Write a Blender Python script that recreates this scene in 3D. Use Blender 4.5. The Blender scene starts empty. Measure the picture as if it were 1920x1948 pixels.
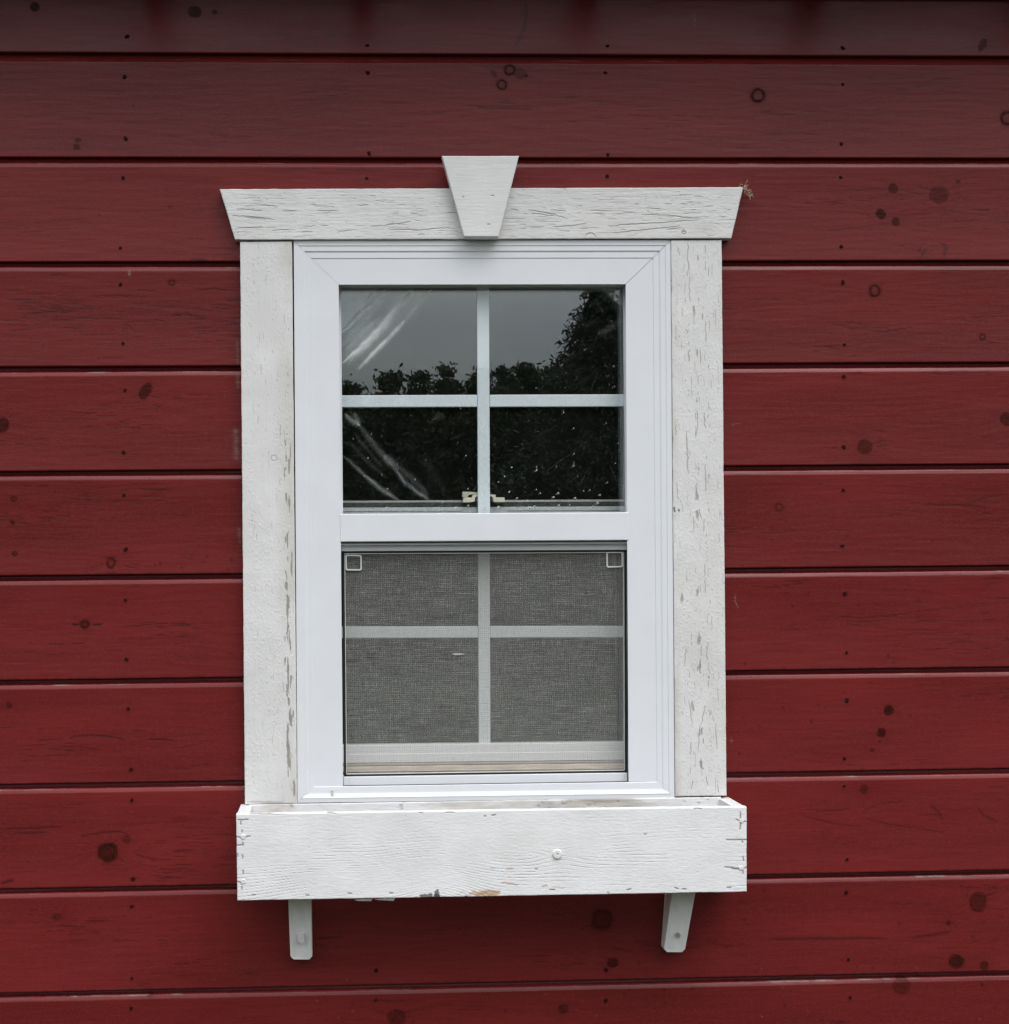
import bpy, bmesh, math, random
import numpy as np
from mathutils import Vector, Matrix
R = math.radians
random.seed(7)
C = bpy.context.scene.collection
SC = bpy.context.scene

# ------------------------------------------------------------------ camera
DIST, FPX = 3.4, 3400.0
CAM = Vector((0, -DIST, 1.6))
YAW, ROLL, PITCH = 0.04967672, -0.01040051, -0.00781194
fwd = Vector((math.sin(YAW)*math.cos(PITCH), math.cos(YAW)*math.cos(PITCH), math.sin(PITCH)))
r0 = Vector((math.cos(YAW), -math.sin(YAW), 0)); u0 = r0.cross(fwd)
rgt = math.cos(ROLL)*r0 + math.sin(ROLL)*u0
upv = -math.sin(ROLL)*r0 + math.cos(ROLL)*u0
PX0, PY0 = 809.312, 1114.802
cam = bpy.data.cameras.new('camera'); camo = bpy.data.objects.new('camera', cam); C.objects.link(camo)
m = Matrix.Identity(4)
for i in range(3):
    m[i][0], m[i][1], m[i][2], m[i][3] = rgt[i], upv[i], -fwd[i], CAM[i]
camo.matrix_world = m
cam.sensor_fit = 'HORIZONTAL'; cam.sensor_width = 36; cam.lens = FPX/1920*36
cam.shift_x = (960-PX0)/1920; cam.shift_y = (PY0-974)/1920
cam.clip_start = 0.05; cam.clip_end = 600
SC.camera = camo

# ------------------------------------------------------------------ sky, sun, exposure
SUN_EL, SUN_AZ = R(58), R(146)          # azimuth clockwise from +Y: the sun stands in front of the wall
w = bpy.data.worlds.new('World'); SC.world = w; w.use_nodes = True
nt = w.node_tree; nt.nodes.clear()
def N(nt, t, **k):
    n = nt.nodes.new(t)
    for a, b in k.items(): setattr(n, a, b)
    return n
out = N(nt, 'ShaderNodeOutputWorld'); bg = N(nt, 'ShaderNodeBackground')
sky = N(nt, 'ShaderNodeTexSky', sky_type='NISHITA'); sky.sun_disc = False
sky.sun_elevation = SUN_EL; sky.sun_rotation = SUN_AZ; sky.dust_density = 4.0
zb = N(nt, 'ShaderNodeMapRange', interpolation_type='SMOOTHSTEP')
hs = N(nt, 'ShaderNodeHueSaturation'); hs.inputs['Saturation'].default_value = 0.3; hs.inputs['Value'].default_value = 0.8
tc = N(nt, 'ShaderNodeTexCoord')
sep = N(nt, 'ShaderNodeSeparateXYZ'); nt.links.new(tc.outputs['Generated'], sep.inputs[0])
mxz = N(nt, 'ShaderNodeMath', operation='MAXIMUM'); nt.links.new(sep.outputs['Z'], mxz.inputs[0]); mxz.inputs[1].default_value = 0.0
pw_ = N(nt, 'ShaderNodeMath', operation='POWER'); nt.links.new(mxz.outputs[0], pw_.inputs[0]); pw_.inputs[1].default_value = 0.95
mr = N(nt, 'ShaderNodeMath', operation='MULTIPLY_ADD'); nt.links.new(pw_.outputs[0], mr.inputs[0]); mr.inputs[1].default_value = 25.5; mr.inputs[2].default_value = 0.7
ns = N(nt, 'ShaderNodeTexNoise'); ns.inputs['Scale'].default_value = 9.0; ns.inputs['Detail'].default_value = 5
mp = N(nt, 'ShaderNodeMapping'); mp.inputs['Scale'].default_value = (1, 1, 2.2)
nt.links.new(tc.outputs['Generated'], mp.inputs[0]); nt.links.new(mp.outputs[0], ns.inputs['Vector'])
cr = N(nt, 'ShaderNodeValToRGB')
cr.color_ramp.elements[0].position = 0.3; cr.color_ramp.elements[0].color = (0.72, 0.79, 0.88, 1)
cr.color_ramp.elements[1].position = 0.7; cr.color_ramp.elements[1].color = (1.04, 1.02, 0.99, 1)
nt.links.new(ns.outputs['Fac'], cr.inputs['Fac'])
nt.links.new(sep.outputs['Z'], zb.inputs['Value'])
for a_, b_ in zip(('From Min', 'From Max', 'To Min', 'To Max'), (0.10, 0.175, 0.0, 1.0)): zb.inputs[a_].default_value = b_
tint = N(nt, 'ShaderNodeMix', data_type='RGBA', blend_type='MIX'); nt.links.new(zb.outputs[0], tint.inputs[0])
tint.inputs[6].default_value = (0.80, 0.84, 0.87, 1); tint.inputs[7].default_value = (1.0, 1.0, 1.0, 1)
tm = N(nt, 'ShaderNodeMix', data_type='RGBA', blend_type='MULTIPLY'); tm.inputs[0].default_value = 1.0
nt.links.new(cr.outputs['Color'], tm.inputs[6]); nt.links.new(tint.outputs[2], tm.inputs[7])
vm = N(nt, 'ShaderNodeVectorMath', operation='SCALE')
nt.links.new(tm.outputs[2], vm.inputs[0]); nt.links.new(mr.outputs[0], vm.inputs['Scale'])
mx = N(nt, 'ShaderNodeMix', data_type='RGBA'); mx.inputs[0].default_value = 0.8
nt.links.new(sky.outputs[0], hs.inputs['Color'])
nt.links.new(hs.outputs[0], mx.inputs[6]); nt.links.new(vm.outputs[0], mx.inputs[7])
nt.links.new(mx.outputs[2], bg.inputs['Color']); bg.inputs['Strength'].default_value = 0.15
nt.links.new(bg.outputs[0], out.inputs['Surface'])
sl = bpy.data.lights.new('sun', 'SUN'); sl.energy = 1.4; sl.angle = R(38); sl.color = (1.0, 0.98, 0.95)
so = bpy.data.objects.new('sun', sl); C.objects.link(so); so.location = (0, -6, 8)
sd = Vector((math.sin(SUN_AZ)*math.cos(SUN_EL), math.cos(SUN_AZ)*math.cos(SUN_EL), math.sin(SUN_EL)))
so.rotation_euler = sd.to_track_quat('Z', 'Y').to_euler()
SC.view_settings.view_transform = 'Standard'; SC.view_settings.look = 'None'
SC.view_settings.exposure = 0.0; SC.view_settings.gamma = 1.0
SC.cycles.use_denoising = True; SC.cycles.max_bounces = 8; SC.cycles.diffuse_bounces = 3; SC.cycles.caustics_reflective = False; SC.cycles.caustics_refractive = False; SC.cycles.sample_clamp_indirect = 4.0; SC.cycles.transparent_max_bounces = 24

# ------------------------------------------------------------------ helpers
def P(px, py, d=0.0):
    """Point on the plane d mm in front of the wall face, from measured photo coordinates."""
    dr = fwd + rgt*((px-PX0)/FPX) - upv*((py-PY0)/FPX)
    t = (DIST - d/1000)/dr.y
    return Vector((dr.x*t, -d/1000, CAM.z + dr.z*t))
def tag(o, label=None, cat=None, group=None, kind=None):
    for k, v in (('label', label), ('category', cat), ('group', group), ('kind', kind)):
        if v: o[k] = v
    return o
def empty(name, loc, label=None, cat=None, group=None):
    o = bpy.data.objects.new(name, None); C.objects.link(o); o.location = loc; o.empty_display_size = 0.05
    return tag(o, label, cat, group)
def link(name, me, mat=None, parent=None, label=None):
    o = bpy.data.objects.new(name, me); C.objects.link(o)
    if mat is not None and not me.materials: me.materials.append(mat)
    if parent is not None:
        o.parent = parent
        pw = Vector((0, 0, 0)); q = parent
        while q is not None: pw = pw + q.location; q = q.parent
        o.location = -pw
    if label: o['label'] = label
    return o
def bm_obj(name, bm, mat, parent=None, label=None, bevel=0, smooth=False):
    bmesh.ops.recalc_face_normals(bm, faces=bm.faces)
    if bevel:
        bmesh.ops.bevel(bm, geom=[e for e in bm.edges if len(e.link_faces) == 2 and e.calc_face_angle(0) > 0.5],
                        offset=bevel, segments=2, affect='EDGES', profile=0.5)
    me = bpy.data.meshes.new(name); bm.to_mesh(me); bm.free()
    if smooth:
        for p in me.polygons: p.use_smooth = True
    return link(name, me, mat, parent, label)
def prism(bm, front, back):
    """closed solid between two matching point loops"""
    a = [bm.verts.new(p) for p in front]; b = [bm.verts.new(p) for p in back]
    bm.faces.new(a); bm.faces.new(b[::-1]); n = len(a)
    for i in range(n): bm.faces.new((a[i], b[i], b[(i+1) % n], a[(i+1) % n]))
def back_of(pts, d): return [Vector((p.x, -d/1000, p.z)) for p in pts]
def slab_bm(bm, quad, d1, d0):
    f = [P(x, y, d1) for x, y in quad]; prism(bm, f, back_of(f, d0))
def slab(name, quad, d1, d0, mat, parent=None, label=None, bevel=0.0008):
    bm = bmesh.new(); slab_bm(bm, quad, d1, d0)
    return bm_obj(name, bm, mat, parent, label, bevel)
def box(bm, x0, x1, y0, y1, z0, z1):
    prism(bm, [Vector(p) for p in ((x0, y0, z0), (x1, y0, z0), (x1, y0, z1), (x0, y0, z1))],
          [Vector(p) for p in ((x0, y1, z0), (x1, y1, z0), (x1, y1, z1), (x0, y1, z1))])
def rect(x0, y0, x1, y1): return [(x0, y0), (x1, y0), (x1, y1), (x0, y1)]
def hsh(ix, iy, s):
    h = (ix*374761393 + iy*668265263 + s*1442695041) & 0xFFFFFFFF
    h = ((h ^ (h >> 13))*1274126177) & 0xFFFFFFFF
    return ((h ^ (h >> 16)) & 0xFFFF)/65535.0
def vnoise(x, y, s=0):
    x = np.asarray(x, float); y = np.asarray(y, float)
    ix = np.floor(x).astype(np.int64); iy = np.floor(y).astype(np.int64)
    fx = x-ix; fy = y-iy; fx = fx*fx*(3-2*fx); fy = fy*fy*(3-2*fy)
    a, b, c, d = hsh(ix, iy, s), hsh(ix+1, iy, s), hsh(ix, iy+1, s), hsh(ix+1, iy+1, s)
    return (a*(1-fx)+b*fx)*(1-fy)+(c*(1-fx)+d*fx)*fy
def fbm(x, y, s=0, o=4):
    t = 0; a = 0.5
    for i in range(o): t = t + a*vnoise(x, y, s+i*17); x = x*2.03; y = y*2.03; a *= 0.5
    return t/(1-0.5**o)
def sstep(a, b, x):
    t = np.clip((x-a)/(b-a), 0, 1); return t*t*(3-2*t)
def stroke(A, X, Z, pts, wd, st=1.0, taper=True, wob=0.0, s=0):
    """max-combine a tapered soft line (world mm) into A; X, Z are mm arrays"""
    pts = np.array(pts, float); L = np.hypot(*np.diff(pts, axis=0).T); cum = np.concatenate([[0], np.cumsum(L)]); tot = cum[-1]+1e-6
    lo = pts.min(0)-3*wd-3*wob-1; hi = pts.max(0)+3*wd+3*wob+1
    m = (X > lo[0]) & (X < hi[0]) & (Z > lo[1]) & (Z < hi[1])
    if not m.any(): return
    x = X[m]; z = Z[m]; best = np.full(x.shape, 1e9); tt = np.zeros(x.shape)
    if wob:
        z = z + wob*(vnoise(x/7.0, z*0+s, s)-0.5)*2; x = x + wob*(vnoise(z/7.0, x*0+s, s+3)-0.5)*2
    for i in range(len(L)):
        a = pts[i]; dv = pts[i+1]-a
        t = np.clip(((x-a[0])*dv[0]+(z-a[1])*dv[1])/(L[i]**2+1e-9), 0, 1)
        dd = np.hypot(x-a[0]-t*dv[0], z-a[1]-t*dv[1]); u = dd < best
        best = np.where(u, dd, best); tt = np.where(u, (cum[i]+t*L[i])/tot, tt)
    ww = wd*(np.sqrt(np.clip(1-np.abs(2*tt-1)**3, 0.02, 1)) if taper else 1.0)
    A[m] = np.maximum(A[m], st*np.exp(-(best/ww)**2))
def blob(A, X, Z, cx, cz, rx, rz, st=1.0, soft=0.35, rot=0.0, s=0, rough=0.25):
    m = (abs(X-cx) < 2.5*max(rx, rz)) & (abs(Z-cz) < 2.5*max(rx, rz))
    if not m.any(): return
    x = X[m]-cx; z = Z[m]-cz; c, sn = math.cos(rot), math.sin(rot)
    r = np.hypot((x*c+z*sn)/rx, (-x*sn+z*c)/rz) + rough*(fbm(x/max(rx, 2)*1.7+9, z/max(rz, 2)*1.7, s, 3)-0.5)*2
    A[m] = np.maximum(A[m], st*(1-sstep(1-soft, 1+soft, r)))
def ring(A, X, Z, cx, cz, r, wd, st=1.0, rx=1.0, rot=0.0, s=0):
    m = (abs(X-cx) < 2.5*r+3) & (abs(Z-cz) < 2.5*r+3)
    if not m.any(): return
    x = X[m]-cx; z = Z[m]-cz; c, sn = math.cos(rot), math.sin(rot)
    rr = np.hypot((x*c+z*sn)/rx, -x*sn+z*c) + 0.18*r*(fbm(x/r*1.3+5, z/r*1.3, s, 2)-0.5)*2
    A[m] = np.maximum(A[m], st*np.exp(-((rr-r)/wd)**2))
def grid_mesh(name, V, F, attrs, smooth_faces=None):
    me = bpy.data.meshes.new(name)
    V = np.ascontiguousarray(V, dtype=np.float32); F = np.ascontiguousarray(F, dtype=np.int32)
    me.vertices.add(len(V)); me.vertices.foreach_set('co', V.ravel())
    me.loops.add(F.size); me.loops.foreach_set('vertex_index', F.ravel())
    me.polygons.add(len(F)); me.polygons.foreach_set('loop_start', np.arange(0, F.size, 4, dtype=np.int32))
    if smooth_faces is not None: me.polygons.foreach_set('use_smooth', smooth_faces)
    me.update(calc_edges=True)
    for k, a in attrs.items():
        at = me.attributes.new(k, 'FLOAT', 'POINT'); at.data.foreach_set('value', np.ascontiguousarray(a, dtype=np.float32).ravel())
    return me
def quads(nr, nc, base=0):
    i = np.arange(nr-1)[:, None]*nc + np.arange(nc-1)[None, :] + base
    return np.stack([i, i+nc, i+nc+1, i+1], -1).reshape(-1, 4)

# ------------------------------------------------------------------ materials
def new_mat(name):
    mt = bpy.data.materials.new(name); mt.use_nodes = True; t = mt.node_tree
    return mt, t, t.nodes['Principled BSDF'], t.nodes['Material Output']
def mixc(t, a, b, fac):
    n = N(t, 'ShaderNodeMix', data_type='RGBA')
    for sock, v in ((n.inputs[6], a), (n.inputs[7], b)):
        if isinstance(v, tuple): sock.default_value = (*v, 1)
        else: t.links.new(v, sock)
    if isinstance(fac, float): n.inputs[0].default_value = fac
    else: t.links.new(fac, n.inputs[0])
    return n.outputs[2]
def noise(t, scale=(1, 1, 1), detail=4, rough=0.55):
    tcn = N(t, 'ShaderNodeTexCoord'); mpn = N(t, 'ShaderNodeMapping'); mpn.inputs['Scale'].default_value = scale
    n = N(t, 'ShaderNodeTexNoise'); n.inputs['Scale'].default_value = 1; n.inputs['Detail'].default_value = detail; n.inputs['Roughness'].default_value = rough
    t.links.new(tcn.outputs['Object'], mpn.inputs[0]); t.links.new(mpn.outputs[0], n.inputs['Vector'])
    return n.outputs['Fac']
def ramp(t, src, lo, hi, a=0.0, b=1.0):
    n = N(t, 'ShaderNodeMapRange'); t.links.new(src, n.inputs['Value'])
    for k, v in zip(('From Min', 'From Max', 'To Min', 'To Max'), (lo, hi, a, b)): n.inputs[k].default_value = v
    return n.outputs[0]
def math2(t, op, a, b):
    n = N(t, 'ShaderNodeMath', operation=op)
    for s_, v in ((n.inputs[0], a), (n.inputs[1], b)):
        if isinstance(v, (int, float)): s_.default_value = v
        else: t.links.new(v, s_)
    return n.outputs[0]
def attr(t, name):
    return N(t, 'ShaderNodeAttribute', attribute_name=name).outputs['Fac']
def bump(t, p, h, strength, dist):
    b = N(t, 'ShaderNodeBump'); b.inputs['Strength'].default_value = strength; b.inputs['Distance'].default_value = dist
    t.links.new(h, b.inputs['Height']); t.links.new(b.outputs[0], p.inputs['Normal'])

def simple(name, col, rough=0.5, spec=0.5, var=0.06, sc=(40, 40, 40)):
    mt, t, p, o = new_mat(name)
    n = noise(t, sc)
    c = mixc(t, tuple(v*(1-var) for v in col), tuple(min(1, v*(1+var)) for v in col), ramp(t, n, 0.3, 0.7))
    t.links.new(c, p.inputs['Base Color']); p.inputs['Roughness'].default_value = rough; p.inputs['Specular IOR Level'].default_value = spec
    return mt

# red stained boards
M_RED, t, p, o = new_mat('red_stain')
tone = attr(t, 'tone')
col = mixc(t, (0.113, 0.0102, 0.0104), (0.180, 0.0172, 0.0172), tone)
fine = noise(t, (9, 9, 650), 3); col = mixc(t, col, (0.078, 0.007, 0.0075), ramp(t, fine, 0.52, 0.75, 0, 0.42))
spk = noise(t, (220, 220, 420), 2); col = mixc(t, col, (0.19, 0.025, 0.025), ramp(t, spk, 0.50, 0.72, 0, 0.55))
kc = mixc(t, (0.014, 0.0035, 0.0022), (0.040, 0.011, 0.0065), ramp(t, noise(t, (260, 260, 260), 3, 0.65), 0.38, 0.66))
col = mixc(t, col, kc, math2(t, 'MULTIPLY', attr(t, 'knot'), 1.0))
col = mixc(t, col, (0.020, 0.005, 0.005), attr(t, 'crack'))
barec = mixc(t, (0.12, 0.10, 0.085), (0.42, 0.36, 0.31), noise(t, (40, 40, 300)))
col = mixc(t, col, barec, attr(t, 'bare'))
t.links.new(col, p.inputs['Base Color'])
t.links.new(ramp(t, noise(t, (6, 6, 30)), 0.3, 0.7, 0.26, 0.36), p.inputs['Roughness'])
t.links.new(math2(t, 'MULTIPLY', 0.28, math2(t, 'SUBTRACT', 1.0, math2(t, 'MULTIPLY', attr(t, 'knot'), 0.85))), p.inputs['Specular IOR Level'])
hh = math2(t, 'SUBTRACT', math2(t, 'ADD', math2(t, 'MULTIPLY', fine, 0.6), math2(t, 'MULTIPLY', spk, 0.4)), math2(t, 'MULTIPLY', attr(t, 'crack'), 0.3))
bump(t, p, hh, 0.45, 0.0006)

def white_wood(name, vertical, base=(0.69, 0.687, 0.683), wood=(0.165, 0.15, 0.125)):
    mt, t, p, o = new_mat(name)
    sc = (500, 500, 60) if vertical else (60, 500, 500)
    g = noise(t, sc, 4); b2 = noise(t, (320, 320, 320), 3, 0.6); b3 = noise(t, (12, 12, 12), 4)
    col = mixc(t, tuple(v*0.93 for v in base), tuple(min(1, v*1.05) for v in base), ramp(t, b3, 0.3, 0.7))
    col = mixc(t, col, tuple(v*0.62 for v in base), ramp(t, b2, 0.66, 0.78, 0, 0.55))
    col = mixc(t, col, (0.42, 0.38, 0.31), attr(t, 'stain'))
    wc = mixc(t, tuple(v*0.7 for v in wood), tuple(v*1.6 for v in wood), g)
    col = mixc(t, col, wc, attr(t, 'crack'))
    col = mixc(t, col, (0.40, 0.19, 0.035), attr(t, 'rust'))
    col = mixc(t, col, (0.035, 0.035, 0.03), attr(t, 'mould'))
    t.links.new(col, p.inputs['Base Color']); p.inputs['Roughness'].default_value = 0.55; p.inputs['Specular IOR Level'].default_value = 0.35
    h = math2(t, 'ADD', math2(t, 'MULTIPLY', g, 0.5), math2(t, 'MULTIPLY', b2, 0.7))
    h = math2(t, 'SUBTRACT', h, math2(t, 'MULTIPLY', attr(t, 'crack'), 1.0))
    bump(t, p, h, 0.55, 0.0008)
    return mt
M_WH = white_wood('peeling_white_paint_horizontal', False)
M_WV = white_wood('peeling_white_paint_vertical', True, wood=(0.25, 0.235, 0.205))
M_WB = white_wood('white_box_paint', False, (0.765, 0.76, 0.77), (0.17, 0.16, 0.14))
M_VINYL = simple('white_vinyl', (0.712, 0.727, 0.76), 0.38, 0.4, 0.02, (15, 15, 15))
M_MUNTIN = simple('pale_grid_bar', (0.84, 0.915, 0.955), 0.45, 0.3, 0.02)
M_BRACKET = simple('grey_white_paint', (0.88, 0.89, 0.885), 0.55, 0.3, 0.06, (90, 90, 20))
M_CREAM = simple('cream_plastic', (0.72, 0.69, 0.55), 0.4)
M_RUBBER = simple('black_rubber', (0.012, 0.013, 0.014), 0.6, 0.3)
M_CHECK = simple('weathered_grey_rail', (0.62, 0.63, 0.60), 0.5, 0.3, 0.05, (30, 30, 200))
M_CHECK2 = simple('pale_rail', (0.86, 0.88, 0.88), 0.5, 0.3, 0.03)
M_DKGREY = simple('dark_speckled_grey', (0.09, 0.095, 0.09), 0.9, 0.1, 0.6, (500, 500, 500))  # speckled dark grey for rail bands, lines, groove and lock recess
M_LRAIL = simple('dusty_lower_rail', (0.66, 0.66, 0.655), 0.5, 0.3, 0.06, (10, 10, 500))
M_TRACK = simple('beige_track', (0.55, 0.47, 0.36), 0.6, 0.3, 0.25, (20, 20, 400))
M_DARKNAIL = simple('rusty_nail', (0.026, 0.007, 0.006), 0.8, 0.05)
M_SCREW = simple('paint_covered_screw', (0.72, 0.72, 0.72), 0.4, 0.5, 0.1, (300, 300, 300))
M_STEEL = simple('dull_screw_steel', (0.30, 0.28, 0.25), 0.4, 0.6, 0.3, (500, 500, 500))
M_ROOF = simple('dark_roof_timber', (0.06, 0.035, 0.03), 0.8, 0.2, 0.2, (10, 10, 10))
M_ROOM = simple('dark_room_plaster', (0.05, 0.05, 0.047), 0.9, 0.1)
M_SCREWD = simple('dull_fibre_snag', (0.40, 0.40, 0.38), 0.8, 0.1)
M_NEST = simple('tan_fibre', (0.42, 0.33, 0.25), 0.9, 0.1, 0.2, (300, 300, 300))
M_BARK = simple('bark', (0.07, 0.055, 0.04), 0.9, 0.1, 0.3, (9, 9, 2))

def leaf_mat(name, a, b):
    mt, t, p, o = new_mat(name)
    oi = noise(t, (1.3, 1.3, 1.3), 3)
    c = mixc(t, a, b, ramp(t, oi, 0.35, 0.65)); t.links.new(c, p.inputs['Base Color']); p.inputs['Roughness'].default_value = 0.5
    p.inputs['Specular IOR Level'].default_value = 0.06
    return mt
M_LEAF = leaf_mat('broad_leaf', (0.016, 0.025, 0.009), (0.030, 0.044, 0.014))
M_NEEDLE = leaf_mat('conifer_needle', (0.014, 0.022, 0.011), (0.024, 0.034, 0.016))
M_GRASS = leaf_mat('grass', (0.024, 0.027, 0.016), (0.038, 0.042, 0.024))

def glass_mat(name, lo, hi):
    mt, t, p, o = new_mat(name); t.nodes.remove(p)
    tr = N(t, 'ShaderNodeBsdfTransparent'); tr.inputs['Color'].default_value = (0.985, 0.99, 0.99, 1)
    gl = N(t, 'ShaderNodeBsdfGlossy'); gl.inputs['Roughness'].default_value = 0.0; gl.inputs['Color'].default_value = (0.95, 1, 0.98, 1)
    lw = N(t, 'ShaderNodeLayerWeight'); lw.inputs['Blend'].default_value = 0.5
    mxs = N(t, 'ShaderNodeMixShader')
    t.links.new(math2(t, 'ADD', lo, math2(t, 'MULTIPLY', hi-lo, math2(t, 'POWER', lw.outputs['Facing'], 5.0))), mxs.inputs[0])
    t.links.new(tr.outputs[0], mxs.inputs[1]); t.links.new(gl.outputs[0], mxs.inputs[2]); t.links.new(mxs.outputs[0], o.inputs['Surface'])
    n = noise(t, (5, 5, 5), 1)
    b = N(t, 'ShaderNodeBump'); b.inputs['Strength'].default_value = 0.02; b.inputs['Distance'].default_value = 0.01
    t.links.new(n, b.inputs['Height']); t.links.new(b.outputs[0], gl.inputs['Normal'])
    return mt
M_GLASS = glass_mat('window_glass', 0.088, 0.9)

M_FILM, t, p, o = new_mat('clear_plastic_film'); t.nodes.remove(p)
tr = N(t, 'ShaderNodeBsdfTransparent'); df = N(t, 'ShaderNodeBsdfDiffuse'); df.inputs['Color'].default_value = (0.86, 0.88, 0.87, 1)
mxs = N(t, 'ShaderNodeMixShader'); t.links.new(attr(t, 'crease_sheen'), mxs.inputs[0])  # whitened creases, with streaks of sky sheen painted in as diffuse white
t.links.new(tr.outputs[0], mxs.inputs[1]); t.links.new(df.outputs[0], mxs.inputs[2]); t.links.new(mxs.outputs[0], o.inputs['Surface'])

M_SCREEN, t, p, o = new_mat('insect_screen_weave'); t.nodes.remove(p)
tr = N(t, 'ShaderNodeBsdfTransparent'); df = N(t, 'ShaderNodeBsdfDiffuse')
hA = noise(t, (22, 10, 720), 2, 0.6); vA = noise(t, (720, 10, 40), 2, 0.6); big = noise(t, (5, 5, 9), 3)
grn = noise(t, (700, 700, 700), 2)
s_ = math2(t, 'ADD', math2(t, 'MULTIPLY', hA, 0.72), math2(t, 'MULTIPLY', vA, 0.5))
s_ = math2(t, 'ADD', s_, math2(t, 'MULTIPLY', grn, 0.42))
cx_ = N(t, 'ShaderNodeSeparateXYZ'); tx_ = N(t, 'ShaderNodeTexCoord'); t.links.new(tx_.outputs['Object'], cx_.inputs[0])
for ax, am in (('X', 0.07), ('Z', 0.09)):      # the weave's own threads
    s_ = math2(t, 'ADD', s_, math2(t, 'MULTIPLY', math2(t, 'SINE', math2(t, 'MULTIPLY', cx_.outputs[ax], 2*math.pi/0.0037), 0.0), am))
fac = ramp(t, s_, 0.50, 1.06, 0.09, 0.38)
t.links.new(mixc(t, (0.245, 0.25, 0.24), (0.58, 0.58, 0.55), ramp(t, math2(t, 'ADD', s_, math2(t, 'MULTIPLY', big, 0.25)), 0.65, 1.15)), df.inputs['Color'])
mxs = N(t, 'ShaderNodeMixShader'); t.links.new(fac, mxs.inputs[0])
t.links.new(tr.outputs[0], mxs.inputs[1]); t.links.new(df.outputs[0], mxs.inputs[2]); t.links.new(mxs.outputs[0], o.inputs['Surface'])

M_WATER, t, p, o = new_mat('rain_water')
p.inputs['Base Color'].default_value = (1, 1, 1, 1); p.inputs['Transmission Weight'].default_value = 1; p.inputs['IOR'].default_value = 1.33; p.inputs['Roughness'].default_value = 0.0

# ------------------------------------------------------------------ ground and dark room behind the window
bm = bmesh.new()
for a in ((-150, -220), (150, -220), (150, 60), (-150, 60)): bm.verts.new((a[0], a[1], 0))
bm.faces.new(bm.verts); tag(bm_obj('ground', bm, M_GRASS), 'grass ground in front of the red wall', 'ground', kind='structure')
bm = bmesh.new()
x0, x1, z0, z1 = -1.5, 2.3, 0.02, 2.66
ins = [Vector(q) for q in ((x0, .16, z0), (x1, .16, z0), (x1, .16, z1), (x0, .16, z1))]
bk = [Vector((q.x, 3.0, q.z)) for q in ins]
va = [bm.verts.new(q) for q in ins]; vb = [bm.verts.new(q) for q in bk]
bm.faces.new(vb)
for i in range(4): bm.faces.new((va[i], vb[i], vb[(i+1) % 4], va[(i+1) % 4]))
hole = [bm.verts.new((x, .16, z)) for x, z in ((-0.04, 1.15), (0.61, 1.15), (0.61, 2.20), (-0.04, 2.20))]
for i in range(4): bm.faces.new((va[i], va[(i+1) % 4], hole[(i+1) % 4], hole[i]))
tag(bm_obj('interior_room', bm, M_ROOM), 'dark room seen through the window glass', 'room', kind='structure')

# ------------------------------------------------------------------ plank wall
PITCH_B, ZG0 = 0.19674715, 2.58540171      # siding pitch and height of the first gap
KNOTS = [  # px, py, kind, r, aspect, rot, strength
 (970,133,'r',11,1,0,1),(955,161,'r',10,1,0,1),(940,140,'f',8,.6,.5,.35),(990,140,'f',9,1.1,0,.35),(1001,143,'f',4,1,0,.7),(1442,182,'r',14,1,0,.95),(1917,224,'r',14,1,0,.9),(66,12,'f',8,1,0,.8),(370,22,'f',10,1.2,0,.7),(408,22,'f',5,1,0,.7),
 (1700,358,'f',8,1,0,.6),(1787,370,'f',15,1.2,0,.45),(1677,407,'f',10,.8,.6,.75),(1705,421,'f',8,.9,.4,.65),(1823,345,'f',4,1,0,.6),(1870,85,'f',13,.5,-.5,.6),
 (277,743,'f',18,.55,-.5,.72),(3,808,'f',13,1,0,.75),(327,538,'r',6,1,0,.75),(1665,554,'r',12,1,0,.8),(1870,641,'r',6,1,0,.8),(1646,850,'f',13,1.1,0,.6),(1916,797,'f',12,1,0,.65),
 (1483,966,'r',8,1,0,.5),(26,950,'r',5,1,0,.7),(24,994,'f',5,1,0,.7),(211,1071,'r',11,.75,0,.8),(28,1054,'r',4,1,0,.8),(160,1188,'r',8,1,0,.9),(163,1188,'f',7,1,0,.6),(17,1342,'f',6,1,0,.6),
 (205,1622,'f',18,1.05,0,.75),(205,1622,'r',16,1.05,0,.9),(241,1597,'f',7,1,0,.4),(1692,1351,'f',9,1,0,.85),(1678,1394,'f',8,1,0,.8),(1660,1427,'f',4,1,0,.5),(1862,1716,'f',19,.9,0,.62),(1820,1829,'f',14,1.05,0,.82),
 (1873,1838,'f',9,.9,0,.65),(1715,1876,'f',16,1,0,.45),(1644,1502,'f',8,.9,0,.5),(1805,1756,'f',5,1,0,.6),(755,1937,'f',15,1.1,0,.55),(1146,1750,'f',20,1,0,.5),(1146,1750,'r',20,1,0,.6),(1166,1832,'f',8,1.2,0,.7),
 (1153,1845,'f',4,1,0,.8),(1072,1920,'f',9,1,0,.55),(145,279,'f',6,1.2,0,.6),(148,266,'f',4,1.6,0,.6),(285,1893,'f',6,.9,0,.4),(1750,475,'f',5,.5,-.5,.4),(109,1745,'f',7,1,0,.35)]
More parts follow.
